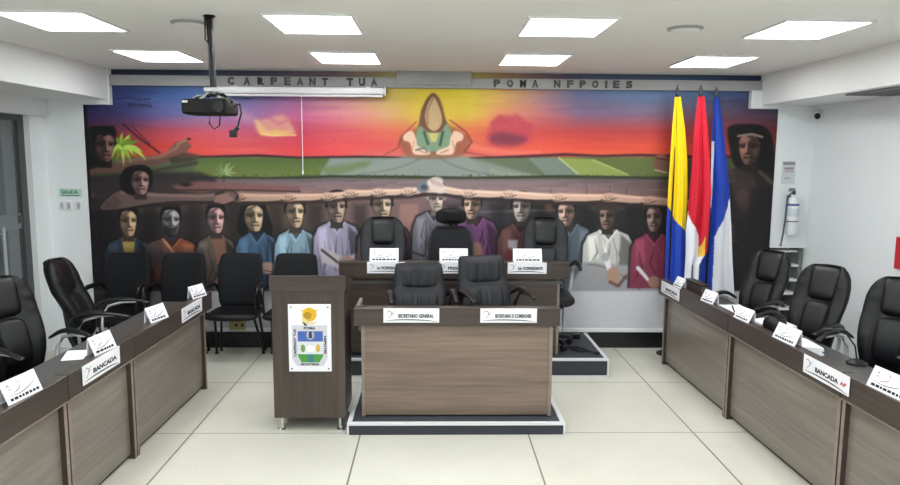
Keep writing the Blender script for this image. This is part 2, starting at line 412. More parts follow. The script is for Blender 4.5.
# fire extinguisher, its notice, the exit sign, switches, outlet, red notice
fe = thing('fire_extinguisher', 'white fire extinguisher with blue band hanging on the white strip', 'extinguisher', (3.315, 6.335, 1.10))
MB().lathe([(0.046, 0.0), (0.052, 0.012), (0.052, 0.29), (0.04, 0.335), (0.018, 0.35), (0.018, 0.37)]).build('cylinder', M['white'], fe, smooth=True)
MB().lathe([(0.0525, 0.268), (0.0525, 0.288)]).build('blue_band', plain('blue print', (70, 92, 160), 0.5), fe, smooth=True)
MB().lathe([(0.0528, 0.12), (0.0528, 0.128)]).build('strap', M['plastic'], fe, smooth=True)
MB().lathe([(0.0526, 0.17), (0.0526, 0.245)], n=24).build('label', plain('pale label', (205, 215, 222), 0.5), fe, smooth=True)
MB().lathe([(0.017, 0.37), (0.017, 0.395), (0.01, 0.40)]).build('valve', M['darkgrey'], fe, smooth=True)
MB().box(-0.05, 0.015, -0.01, 0.01, 0.40, 0.41, 0.003).box(-0.045, 0.01, -0.008, 0.008, 0.415, 0.428, 0.003).build('handle', M['plastic'], fe)
MB().tube([(-0.015, 0, 0.385), (-0.05, 0, 0.36), (-0.06, 0, 0.26), (-0.065, 0, 0.12), (-0.075, 0, 0.02), (-0.085, 0, -0.06)], 0.008, 8).build('hose', plain('blue grey hose', (70, 78, 100), 0.5), fe, smooth=True)
MB().tube([(-0.084, 0, -0.055), (-0.092, 0, -0.11)], [0.007, 0.012], 10).build('nozzle', M['grey'], fe, smooth=True)
MB().box(-0.03, 0.03, 0.05, 0.072, 0.2, 0.36, 0.003).build('wall_hook', M['grey'], fe)
t = thing('notice_card', 'pale printed notice on the wall above the fire extinguisher', 'notice', (3.287, YB - 0.012, 1.67))
MB().box(-0.062, 0.062, -0.006, -0.0005, -0.105, 0.105).build('card', plain('grey white card', (212, 214, 218), 0.5), t)
f = MB()
f.box(-0.055, 0.055, -0.0068, -0.006, 0.07, 0.098)
for k in range(2): f.box(-0.04, 0.045, -0.0068, -0.006, 0.022 - k * 0.018, 0.030 - k * 0.018)
f.box(-0.04, 0.02, -0.0068, -0.006, -0.055, -0.047)
f.build('printed_text', M['inkgrey'], t)
MB().box(-0.04, 0.045, -0.0068, -0.006, 0.034, 0.048).build('printed_text', plain('dull red print', (170, 120, 128), 0.6), t)
t = thing('exit_sign', 'small green and white exit sign above the light switches', 'sign', (-3.303, YB - 0.012, 1.448))
MB().box(-0.1, 0.1, -0.005, -0.0005, -0.036, 0.036).build('plate', plain('pale green plate', (190, 214, 202), 0.5), t)
text_obj('SALIDA', 0.15, 0.034, M['green'], t, Matrix.Translation((-0.005, -0.0051, 0.006)))
MB().box(-0.08, 0.08, -0.0058, -0.005, -0.030, -0.022).build('green_line', M['green'], t)
for k, (x, lab) in enumerate(((-3.385, 'white light switch under the exit sign, left of three'), (-3.322, 'white light switch under the exit sign, middle of three'), (-3.235, 'white light switch under the exit sign, right of three'))):
    t = thing('light_switch', lab, 'switch', (x, YB - 0.012, 1.33), group=None)
    MB().box(-0.027, 0.027, -0.010, -0.0005, -0.045, 0.045, 0.003).build('plate', M['white'], t)
    MB().box(-0.012, 0.014, -0.015, -0.010, -0.03, 0.025, 0.002).build('rocker', M['silver'], t)
t = thing('wall_outlet', 'yellowish socket plate low on the wall behind the visitor chairs', 'socket', (-1.835, YB, 0.215))
MB().box(-0.075, 0.075, -0.012, -0.0005, -0.045, 0.045, 0.004).build('plate', plain('aged ivory plastic', (176, 166, 112), 0.5), t)
MB().cyl((-0.01, -0.014, 0), (-0.01, -0.012, 0), 0.014).build('socket', M['ink'], t)
MB().cyl((0.045, -0.014, 0), (0.045, -0.012, 0), 0.012).build('socket', M['ink'], t)
t = thing('wall_notice', 'red framed notice on the right wall at the picture edge', 'notice', (3.5, 4.99, 1.10))
MB().box(-0.012, -0.0005, -0.14, 0.14, -0.12, 0.12, 0.003).build('frame', M['red'], t)
MB().box(-0.0135, -0.0122, -0.12, 0.06, -0.02, 0.10).build('dark_panel', M['ink'], t)
MB().box(-0.0135, -0.0122, -0.12, 0.02, -0.10, -0.05).build('pale_panel', M['card'], t)
# ------------------------------------------------------------------ platforms
p = thing('low_platform', 'low dark carpeted platform with white edging under the front desk', 'platform', (0.153, 4.322, 0))
w = 0.709
MB().box(-w + 0.012, w - 0.012, 0.012, 1.14, 0, 0.078).build('deck', M['carpet'], p)
MB().box(-w, w, 0.0, 0.03, 0.066, 0.084, 0.002).box(-w, -w + 0.03, 0.03, 1.14, 0.066, 0.084, 0.002).box(w - 0.03, w, 0.03, 1.14, 0.066, 0.084, 0.002).build('edge_strip', M['trimwhite'], p)
MB().box(-w, -w + 0.012, 0.0, 0.03, 0, 0.066).box(w - 0.012, w, 0.0, 0.03, 0, 0.066).build('corner_strip', M['trimwhite'], p)
p = thing('high_platform', 'higher dark carpeted platform with white edging under the rear desk', 'platform', (0.245, 5.515, 0))
w = 1.20
MB().box(-w + 0.012, w - 0.012, 0.012, 0.86, 0.0, 0.149).build('deck', M['carpet'], p)
MB().box(-w, w, 0.0, 0.03, 0.137, 0.156, 0.002).box(-w, -w + 0.03, 0.03, 0.86, 0.137, 0.156, 0.002).box(w - 0.03, w, 0.03, 0.86, 0.137, 0.156, 0.002).build('edge_strip', M['trimwhite'], p)
MB().box(-w, w, 0.0, 0.012, 0, 0.013).box(w - 0.012, w, 0.0, 0.03, 0.013, 0.137).box(-w, -w + 0.012, 0.0, 0.03, 0.013, 0.137).build('corner_strip', M['trimwhite'], p)

# ------------------------------------------------------------------ desks (local x along the front, front face at y = 0 looking to -y)
def council_desk(label, x, y, rz, L, ztop=0.737, group=None, inset=(0, 0)):
    t = thing('council_desk', label, 'desk', (x, y, 0), rz, group)
    h = L / 2
    ha, hb = -h + inset[0], h - inset[1]
    MB().box(-h + 0.001, h - 0.001, 0.0, 0.025, ztop - 0.135, ztop - 0.018, 0.001).build('fascia', M['wenge'], t)
    MB().box(-h + 0.001, h - 0.001, -0.004, 0.065, ztop - 0.018, ztop, 0.003).build('ledge', M['wenge'], t)
    MB().box(-h + 0.001, h - 0.001, -0.0015, 0.0, ztop - 0.135, ztop - 0.127).build('edge_band', M['edge'], t)
    MB().box(ha + 0.03, hb - 0.03, 0.038, 0.058, 0.03, ztop - 0.13).build('front_panel', M['oak_grey'], t)
    for s in (-1, 1):
        a, b = (ha + 0.003, ha + 0.03) if s < 0 else (hb - 0.03, hb - 0.003)
        e = MB().box(a, b, 0.012, 0.16, 0.0, ztop - 0.135).build('side_panel', M['wenge_v'], t)
        MB().box(a + 0.001, b - 0.001, 0.0105, 0.012, 0.0, ztop - 0.136).build('edge_band', M['edge'], e)
    MB().box(ha + 0.032, hb - 0.032, 0.06, 0.072, 0.0, 0.03).build('plinth', M['skirt'], t)
    MB().box(-h + 0.001, h - 0.001, 0.026, 0.39, 0.63, 0.655, 0.002).build('worktop', M['worktop'], t)
    return t
def row_pt(A, B, y):
    k = (y - A[1]) / (B[1] - A[1]); return A[0] + (B[0] - A[0]) * k
LA, LB = (-1.735, 5.385), (-1.790, 1.9)
RA, RB = (1.995, 6.02), (2.075, 1.9)
def side_desk(side, y0, y1, label, inset=0.0):
    A, B = (LA, LB) if side == 'L' else (RA, RB)
    xa, xb = row_pt(A, B, y0), row_pt(A, B, y1)
    L = math.hypot(xb - xa, y1 - y0)
    ang = math.atan2(xb - xa, y1 - y0)            # drift of the row
    rz = (PI / 2 - ang) if side == 'L' else (-PI / 2 - ang)
    return council_desk(label, (xa + xb) / 2, (y0 + y1) / 2, rz, L, inset=(0, inset) if side == 'L' else (inset, 0))
side_desk('L', 4.02, 5.385, 'dark wood council desk at the far end of the left row', 0.13)
side_desk('L', 3.30, 4.015, 'narrow dark wood council desk in the middle of the left row')
side_desk('L', 1.85, 3.295, 'dark wood council desk at the near end of the left row')
side_desk('R', 4.625, 6.02, 'dark wood council desk at the far end of the right row', 0.12)
side_desk('R', 3.33, 4.62, 'dark wood council desk in the middle of the right row')
side_desk('R', 1.8, 3.325, 'dark wood council desk at the near end of the right row')

t = thing('secretary_desk', 'front centre desk with grey brown panel on the low platform', 'desk', (0.158, 4.43, 0.0845))
zt = 0.734
MB().box(-0.671, 0.671, 0, 0.025, zt - 0.118, zt - 0.016, 0.001).build('fascia', M['wenge'], t)
MB().box(-0.673, 0.673, -0.003, 0.080, zt - 0.016, zt, 0.003).build('ledge', M['wenge'], t)
MB().box(-0.606, 0.606, 0.020, 0.040, 0.008, zt - 0.118).build('front_panel', M['oak'], t)
for s in (-1, 1):
    a, b = sorted((s * 0.628, s * 0.606))
    MB().box(a, b, 0.012, 0.34, 0.0, zt - 0.118).build('side_panel', M['edge'], t)
MB().box(-0.60, 0.60, 0.03, 0.04, 0.0, 0.008).build('plinth', M['skirt'], t)
MB().box(-0.65, 0.65, 0.026, 0.33, 0.575, 0.6, 0.002).build('worktop', M['worktop'], t)
MB().box(-0.671, -0.65, 0.081, 0.34, 0.6, zt - 0.002, 0.002).build('end_board', M['edge'], t)

t = thing('presidential_desk', 'rear dark wood desk on the high platform carrying three name cards', 'desk', (0.172, 5.60, 0.1565))
zt = 0.785
MB().box(-0.942, 0.942, 0, 0.025, zt - 0.135, zt - 0.016, 0.001).build('fascia', M['wenge'], t)
MB().box(-0.944, 0.944, -0.003, 0.10, zt - 0.016, zt, 0.003).build('ledge', M['wenge'], t)
MB().box(-0.85, 0.85, 0.03, 0.05, 0.02, zt - 0.135).build('front_panel', M['wenge'], t)
for s in (-1, 1):
    a, b = sorted((s * 0.872, s * 0.85))
    MB().box(a, b, 0.035, 0.10, 0.0, zt - 0.135).build('side_panel', M['edge'], t)
MB().box(-0.83, 0.83, 0.055, 0.066, 0.0, 0.02).build('plinth', M['skirt'], t)
MB().box(-0.90, 0.90, 0.026, 0.11, 0.60, 0.625, 0.002).build('worktop', M['worktop'], t)

# lectern with the crest board
t = thing('lectern', 'dark wood lectern on short chrome feet with a crest board', 'lectern', (-0.805, 4.395, 0))
MB().box(-0.232, 0.232, 0.0, 0.018, 0.092, 0.938, 0.001).build('front_panel', M['wenge_v'], t)
for s in (-1, 1):
    a, b = sorted((s * 0.232, s * 0.214))
    MB().box(a, b, 0.0185, 0.36, 0.092, 0.938, 0.001).build('side_panel', M['wenge_v'], t)
MB().box(-0.213, 0.213, 0.02, 0.36, 0.092, 0.11).build('bottom_board', M['wenge'], t)
MB().box(-0.213, 0.213, 0.05, 0.36, 0.5, 0.518).build('shelf', M['wenge'], t)
MB().prism([(-0.008, 0.938), (-0.008, 1.034), (0.02, 1.034), (0.37, 0.955), (0.37, 0.938)], 'x', -0.243, 0.243).build('sloping_top', M['wenge'], t)
MB().prism([(0.365, 0.9555), (0.365, 0.975), (0.35, 0.978), (0.35, 0.9585)], 'x', -0.2, 0.2).build('book_stop', M['wenge'], t)
for x in (-0.19, 0.195):
    for y in (0.035, 0.325):
        MB().lathe([(0.026, 0.0), (0.026, 0.008), (0.014, 0.014), (0.014, 0.08), (0.022, 0.086), (0.022, 0.0915)], (x, y, 0), 16).build('foot', M['chrome'], t, smooth=True)
# crest board screwed to the lectern front
cb = MB().box(-0.137, 0.137, -0.008, -0.0005, -0.222, 0.222, 0.002).build('crest_board', M['card'], t, loc=(0.01, 0.0, 0.63))
cb['label'] = 'white crest board with a yellow hat emblem'
y0 = -0.0085
def flat(poly, mat, name, dy=0.0006): return MB().prism(poly, 'y', y0 - dy, y0 + 0.0004).build(name, mat, cb)
def ellp(cx, cz, rx, rz, n=28, a0=0, a1=2 * PI): return [(cx + rx * math.cos(a0 + (a1 - a0) * k / n), cz + rz * math.sin(a0 + (a1 - a0) * k / n)) for k in range(n)]
grey_s = plain('pale grey shield', (206, 207, 216), 0.5)
flat([(-0.115, 0.085), (0.112, 0.085), (0.112, -0.135), (0.085, -0.185), (-0.085, -0.185), (-0.115, -0.135)], grey_s, 'shield')
flat([(-0.077, 0.046), (0.084, 0.046), (0.084, -0.022), (-0.077, -0.022)], plain('crest blue', (66, 100, 176), 0.5), 'blue_field', 0.0011)
flat([(-0.077, -0.023), (0.084, -0.023), (0.084, -0.105), (-0.077, -0.105)], plain('crest pale field', (214, 220, 226), 0.5), 'pale_field', 0.0011)
flat([(-0.077, -0.106), (0.084, -0.106), (0.084, -0.12), (0.06, -0.16), (-0.055, -0.16), (-0.077, -0.12)], plain('crest green', (70, 150, 66), 0.5), 'green_field', 0.0011)
flat([(-0.012, -0.1065), (0.022, -0.1065), (0.022, -0.16), (-0.012, -0.16)], plain('crest river', (60, 116, 130), 0.5), 'river', 0.0016)
flat(ellp(0.004, 0.02, 0.026, 0.03), plain('crest urn grey', (176, 176, 184), 0.5), 'urn', 0.0016)
flat([(-0.004, 0.045), (0.012, 0.045), (0.016, 0.0), (-0.008, 0.0)], plain('crest navy', (40, 52, 96), 0.5), 'urn_figure', 0.0021)
flat(ellp(-0.045, -0.068, 0.014, 0.026), plain('crest leaf', (120, 150, 90), 0.5), 'leaf', 0.0016)
flat(ellp(0.052, -0.066, 0.014, 0.026), plain('crest gold', (214, 176, 70), 0.5), 'fruit', 0.0016)
flat(ellp(0.004, -0.07, 0.03, 0.022), M['card'], 'bowl', 0.0016)
gold = plain('hat yellow', (222, 178, 36), 0.5)
flat(ellp(0.0, 0.155, 0.046, 0.046), gold, 'hat_crown', 0.0006)
flat(ellp(-0.012, 0.148, 0.026, 0.024), plain('hat shade yellow', (176, 136, 30), 0.5), 'hat_band', 0.0011)
flat([(-0.052, 0.178), (0.05, 0.178), (0.062, 0.186), (-0.06, 0.184)], gold, 'hat_brim', 0.0011)
flat([(-0.05, 0.13), (-0.03, 0.135), (0.0, 0.105), (0.03, 0.106), (0.06, 0.118), (0.03, 0.092), (-0.02, 0.092), (-0.045, 0.1)], plain('hat ribbon', (226, 206, 150), 0.5), 'ribbon', 0.0016)
flat([(-0.048, 0.105), (-0.034, 0.104), (-0.012, 0.084), (-0.03, 0.082)], M['ink'], 'ribbon_shadow', 0.0021)
TM = lambda x, z, a=0: Matrix.Translation((x, y0 - 0.0003, z)) @ Matrix.Rotation(a, 4, 'Y')
text_obj('POMA', 0.075, 0.018, M['ink'], cb, TM(0.0, 0.066))
text_obj('CARPEANT TUA', 0.185, 0.017, M['ink'], cb, TM(-0.096, -0.03, -PI / 2))
text_obj('NEPOTES', 0.12, 0.017, M['ink'], cb, TM(0.098, -0.045, PI / 2))
text_obj('MONTERIA', 0.12, 0.016, M['ink'], cb, TM(0.0, -0.173))
for x, z in ((-0.118, 0.203), (0.118, 0.203), (-0.118, -0.203), (0.118, -0.203)):
    MB().cyl((x, -0.0095, z), (x, -0.008, z), 0.006, n=12).build('screw', M['grey'], cb)

# ------------------------------------------------------------------ chairs
def lerp_prof(pts):
    xs = [p[0] for p in pts]; ys = [p[1] for p in pts]
    def f(t):
        # smooth interpolation through the stations
        for i in range(len(xs) - 1):
            if t <= xs[i + 1] + 1e-9:
                k = (t - xs[i]) / (xs[i + 1] - xs[i])
                k2 = k * k * (3 - 2 * k) if False else k
                p0 = ys[max(i - 1, 0)]; p1 = ys[i]; p2 = ys[i + 1]; p3 = ys[min(i + 2, len(ys) - 1)]
                m1 = (p2 - p0) / 2 if i > 0 else p2 - p1
                m2 = (p3 - p1) / 2 if i + 2 < len(ys) else p2 - p1
                return (2 * k2 ** 3 - 3 * k2 ** 2 + 1) * p1 + (k2 ** 3 - 2 * k2 ** 2 + k2) * m1 + (-2 * k2 ** 3 + 3 * k2 ** 2) * p2 + (k2 ** 3 - k2 ** 2) * m2
        return ys[-1]
    return f
def rnd(t, p=6): return max(0.02, (1 - abs(2 * t - 1) ** p)) ** (1 / 2.2)
def star_base(t, r=0.27):
    MB().lathe([(0.04, 0.055), (0.045, 0.10), (0.03, 0.12), (0.026, 0.30), (0.02, 0.30), (0.02, 0.41)], n=16).build('gas_column', M['blackmetal'], t, smooth=True)
    for k in range(5):
        a = 2 * PI * k / 5 + 0.3
        c, s = math.cos(a), math.sin(a)
        leg = MB().tube([(0.03 * c, 0.03 * s, 0.085), (r * 0.6 * c, r * 0.6 * s, 0.085), (r * c, r * s, 0.066)], [0.024, 0.020, 0.014], 8).build('base_leg', M['plastic'], t, smooth=True)
        MB().tube([(r * c - 0.02 * s, r * s + 0.02 * c, 0.028), (r * c + 0.02 * s, r * s - 0.02 * c, 0.028)], 0.0275, 14).cyl((r * c, r * s, 0.028), (r * c, r * s, 0.07), 0.008).build('caster', M['plastic'], leg, smooth=True)
def arm_loop(t, s, w, zs, mat_pad, bracket=True, lift=0.045):
    """curved armrest: pad arching forward and down to the seat side, silver bracket inside"""
    x = s * w; zs = zs + lift
    pts = [(x * 0.93, 0.20, zs + 0.16), (x, 0.13, zs + 0.20), (x * 1.03, 0.06, zs + 0.216), (x * 1.03, -0.02, zs + 0.216), (x * 1.03, -0.09, zs + 0.209), (x * 1.02, -0.15, zs + 0.198), (x * 1.0, -0.195, zs + 0.186)]
    fx = [lerp_prof([(i / 6, p[j]) for i, p in enumerate(pts)]) for j in range(3)]
    path = [tuple(f(k / 24) for f in fx) for k in range(25)]
    rad = [0.018 + 0.011 * math.sin(PI * min(1, k / 17)) for k in range(25)]
    a = MB().tube(path, rad, 12, flat=0.55, up=(0, -0.6, 1)).build('armrest', mat_pad, t, smooth='all')
    if bracket:
        br = [(x * 1.0, -0.10, zs + 0.197), (x * 1.0, 0.0, zs + 0.196), (x * 0.99, 0.10, zs + 0.17), (x * 0.97, 0.15, zs + 0.10), (x * 0.92, 0.15, zs + 0.0), (x * 0.84, 0.12, zs - 0.09)]
        MB().tube(br, [0.010, 0.013, 0.014, 0.014, 0.014, 0.012], 8, flat=0.8, up=(0, -0.6, 1)).build('arm_bracket', M['silver'], a, smooth='all')
    else:
        br = [(x * 1.0, -0.10, zs + 0.198), (x * 1.0, 0.06, zs + 0.19), (x * 0.97, 0.14, zs + 0.10), (x * 0.92, 0.14, zs + 0.0), (x * 0.80, 0.11, zs - 0.09)]
        MB().tube(br, 0.014, 8, flat=0.8, up=(0, -0.6, 1)).build('arm_bracket', mat_pad, a, smooth='all')
    return a
def exec_chair(label, loc, rz, hs=0.46, grey=False, Hb=0.60, kw=0.74):
    t = thing('office_chair', label, 'chair', loc, rz, None)
    star_base(t, 0.205)
    lea = M['leather_grey'] if grey else M['leather']
    zs = hs
    # seat
    st = MB()
    st.pad(lambda k: (0.06 + 0.20 * kw) * rnd(k, 9), lambda k: -0.235 + 0.46 * k, lambda k: 0.0, lambda k: 0.055 * rnd(k, 12), nt=20, nx=20, e=4)
    st.build('seat', lea, t, smooth='all', M=Matrix.Translation((0, 0.0, zs - 0.045)) @ Matrix.Rotation(-PI / 2, 4, 'X') @ Matrix.Scale(-1, 4, (0, 0, 1)))
    MB().box(-0.12, 0.12, -0.12, 0.14, zs - 0.125, zs - 0.095, 0.01).build('seat_plate', M['blackmetal'], t)
    zb = zs + 0.01
    tilt = 0.17
    yfun = lambda k: 0.235 + tilt * 0.9 * k ** 1.4 * Hb / 0.6 - 0.035 * math.sin(PI * min(k * 1.6, 1))
    W = lerp_prof([(p, q * kw) for p, q in [(0, 0.19), (0.10, 0.205), (0.25, 0.232), (0.45, 0.258), (0.62, 0.268), (0.78, 0.264), (0.88, 0.242), (0.95, 0.205), (0.985, 0.168), (1, 0.135)]])
    WW = lambda k: W(k) * (1.0 if k > 0.02 else 0.9)
    # side bolsters are thicker than the middle: front() pushes the centre back
    def fr(x, k, s):
        m = max(0.0, 1 - (abs(x) / (0.15 * kw)) ** 4)
        band = 0.012 * math.sin(k * 46) * (0 if m > 0.2 else 1) * (0.35 if k > 0.5 else 0.2)
        return 0.040 * m * s + band * s
    MB().pad(WW, lambda k: zb + Hb * k, yfun, lambda k: 0.058 * rnd(k, 7) + 0.004, nt=44, nx=32, e=3.0, wrap=0.035, front=fr).build('backrest', lea, t, smooth='all')
    # head pad and lumbar pad
    hp = lambda k: 0.60 + 0.40 * k
    MB().pad(lambda k: (0.140 + 0.026 * k) * kw * rnd(k, 14), lambda k: zb + Hb * (0.60 + 0.405 * k), lambda k: yfun(hp(k)) - 0.014 + 0.06 * max(0, k - 0.75), lambda k: 0.046 * rnd(k, 5) + 0.003, nt=22, nx=20, e=5).build('head_pad', M['leather_dark'], t, smooth='all')
    lp = lambda k: 0.12 + 0.46 * k
    MB().pad(lambda k: (0.118 + 0.012 * k) * kw * rnd(k, 14), lambda k: zb + Hb * (0.12 + 0.465 * k), lambda k: yfun(lp(k)) - 0.018, lambda k: 0.040 * rnd(k, 5) + 0.003, nt=22, nx=20, e=5).build('lumbar_pad', M['leather_grey'] if grey else M['leather'], t, smooth='all')
    MB().prism([(0.215, zs - 0.1), (0.275, zs + 0.05), (0.31, zs + 0.26), (0.325, zs + 0.26), (0.295, zs + 0.03), (0.23, zs - 0.12), (0.05, zs - 0.12), (0.05, zs - 0.1)], 'x', -0.04, 0.04).build('back_bar', M['blackmetal'], t)
    for s in (-1, 1): arm_loop(t, s, 0.05 + 0.245 * kw, zs, M['plastic'])
    return t
def face_dir(dx, dy): return math.atan2(dx, -dy)     # rotation that turns local -y towards (dx, dy)
def exec_at(label, bx, by, dx, dy, z=0, **k):
    """(bx, by): where the top of the back stands; (dx, dy): where the chair looks"""
    n = math.hypot(dx, dy); dx /= n; dy /= n
    return exec_chair(label, (bx + dx * 0.36, by + dy * 0.36, z), face_dir(dx, dy), **k)
exec_at('black leather office chair at the far end of the right desk row', 2.77, 5.56, -0.84, -0.54, hs=0.44, kw=0.70)
exec_at('black leather office chair second from the far end of the right row', 2.80, 4.81, -0.84, -0.54, hs=0.44, kw=0.71)
exec_at('black leather office chair cut by the right picture edge', 2.99, 4.28, -0.84, -0.54, hs=0.44)
exec_at('black leather office chair seen sideways by the glass door', -2.70, 4.98, 0.99, 0.10, hs=0.44)
exec_at('black leather office chair cut by the left picture edge', -2.66, 4.22, 0.90, -0.43, hs=0.44)
exec_chair('grey and black padded office chair at the left of the rear desk', (-0.445, 5.93, 0.1495), 0.04, hs=0.48, grey=True, Hb=0.61, kw=0.76)
exec_chair('grey and black padded office chair at the right of the rear desk', (1.0, 5.93, 0.1495), -0.04, hs=0.48, grey=True, Hb=0.61, kw=0.76)

# mesh chair with a headrest, middle of the rear desk
t = thing('office_chair', 'black mesh office chair with headrest behind the middle of the rear desk', 'chair', (0.155, 5.93, 0.1495), 0.0)
star_base(t, 0.205)
st = MB(); st.pad(lambda k: 0.25 * rnd(k, 9), lambda k: -0.22 + 0.44 * k, lambda k: 0.0, lambda k: 0.045 * rnd(k, 12), nt=18, nx=18, e=4)
st.build('seat', M['fabric'], t, smooth='all', M=Matrix.Translation((0, 0, 0.44)) @ Matrix.Rotation(PI / 2, 4, 'X'))
MB().box(-0.1, 0.1, -0.1, 0.12, 0.36, 0.395, 0.01).build('seat_plate', M['blackmetal'], t)
W = lerp_prof([(0, 0.145), (0.2, 0.168), (0.5, 0.186), (0.8, 0.182), (0.93, 0.168), (1.0, 0.135)])
yb = lambda k: 0.25 + 0.07 * k - 0.03 * math.sin(PI * k)
MB().pad(W, lambda k: 0.52 + 0.485 * k, yb, lambda k: 0.016 * rnd(k, 8) + 0.004, nt=32, nx=24, e=3.4, wrap=0.03).build('backrest', M['meshcloth'], t, smooth='all')
W2 = lambda k: W(k) + 0.006
fp = [(W2(k / 20), yb(k / 20) + 0.014 - 0.03, 0.52 + 0.485 * k / 20) for k in range(21)]
ring = fp + [(x * c, y + 0.03 * (1 - c * c), 1.012) for (x, y, z), c in [((fp[-1]), q) for q in (0.9, 0.5, 0.0, -0.5, -0.9)]] + [(-x, y, z) for x, y, z in fp[::-1]]
MB().tube(ring, 0.012, 8, up=(0, 1, 0)).build('back_frame', M['plastic'], t, smooth='all')
MB().pad(lambda k: 0.138 * rnd(k, 3.5), lambda k: 1.045 + 0.145 * k, lambda k: 0.30 - 0.01 * k, lambda k: 0.035 * rnd(k, 4), nt=22, nx=22, e=3.0, wrap=0.03).build('headrest', M['leather_dark'], t, smooth='all')
MB().tube([(0, 0.335, 0.9), (0, 0.35, 1.04), (0, 0.325, 1.12)], 0.02, 10).build('headrest_stem', M['plastic'], t, smooth=True)
MB().tube([(0, 0.06, 0.375), (0, 0.27, 0.40), (0, 0.30, 0.55), (0, 0.29, 0.75)], 0.025, 10).build('back_bar', M['plastic'], t, smooth=True)
for s in (-1, 1): arm_loop(t, s, 0.245, 0.46, M['plastic'], False)

# pleated chairs behind the front desk
def pleat_chair(label, loc, rz, hs, Hb, seed, lean):
    t = thing('office_chair', label, 'chair', loc, rz)
    star_base(t, 0.205)
    zs = hs
    st = MB(); st.pad(lambda k: 0.205 * rnd(k, 9), lambda k: -0.22 + 0.44 * k, lambda k: 0.0, lambda k: 0.05 * rnd(k, 12), nt=18, nx=18, e=4)
    st.build('seat', M['leather_grey'], t, smooth='all', M=Matrix.Translation((0, 0, zs - 0.05)) @ Matrix.Rotation(PI / 2, 4, 'X'))
    MB().box(-0.1, 0.1, -0.1, 0.12, zs - 0.13, zs - 0.095, 0.01).build('seat_plate', M['blackmetal'], t)
    zb = zs + 0.0
    W = lerp_prof([(0, 0.185), (0.15, 0.20), (0.4, 0.202), (0.7, 0.192), (0.93, 0.182), (0.985, 0.174), (1, 0.162)])
    yfun = lambda k: 0.225 + 0.12 * k ** 1.3 - 0.03 * math.sin(PI * min(1, 1.5 * k))
    r = random.Random(seed)
    fr_ = [(r.uniform(28, 62), r.uniform(0, 6), r.uniform(-3, 3)) for _ in range(3)]
    MB().pad(W, lambda k: zb + Hb * k, yfun, lambda k: 0.052 * rnd(k, 12) + 0.003, nt=36, nx=28, e=5.0, wrap=0.02).build('backrest', M['leather_grey'], t, smooth='all')
    def pl(top):
        def f(x, k, s):
            q = 0.0
            for a, ph, sk in fr_: q += (abs(math.sin(a * x + ph + sk * (k - 0.5) * 0.35)) ** 0.7 - 0.6) * 0.5
            edge = (1 - (2 * k - 1) ** 4)
            amp = 0.018 * ((1 - k) if top else k) + 0.012
            return q * amp * s * edge * (1 - min(1, (abs(x) / 0.15) ** 4))
        return f
    MB().pad(lambda k: 0.148 * rnd(k, 14), lambda k: zb + Hb * (0.632 + 0.34 * k), lambda k: yfun(0.632 + 0.34 * k) - 0.030, lambda k: 0.046 * rnd(k, 6) + 0.002, nt=30, nx=64, e=5, front=pl(True)).build('upper_pad', M['leather_grey'], t, smooth='all')
    MB().pad(lambda k: 0.148 * rnd(k, 14), lambda k: zb + Hb * (0.08 + 0.515 * k), lambda k: yfun(0.08 + 0.515 * k) - 0.030, lambda k: 0.046 * rnd(k, 6) + 0.002, nt=30, nx=64, e=5, front=pl(False)).build('lower_pad', M['leather_grey'], t, smooth='all')
    MB().prism([(0.2, zs - 0.1), (0.255, zs + 0.05), (0.275, zs + 0.2), (0.29, zs + 0.2), (0.275, zs + 0.03), (0.215, zs - 0.12), (0.05, zs - 0.12), (0.05, zs - 0.1)], 'x', -0.035, 0.035).build('back_bar', M['blackmetal'], t)
    for s in (-1, 1): arm_loop(t, s, 0.222, zs + 0.04, M['plastic'], False)
    return t
pleat_chair('charcoal pleated leather chair behind the left half of the front desk', (-0.082, 4.92, 0.0785), 0.10, 0.44, 0.47, 3, 0)
pleat_chair('charcoal pleated leather chair behind the right half of the front desk', (0.446, 4.92, 0.0785), 0.27, 0.455, 0.515, 8, 0)

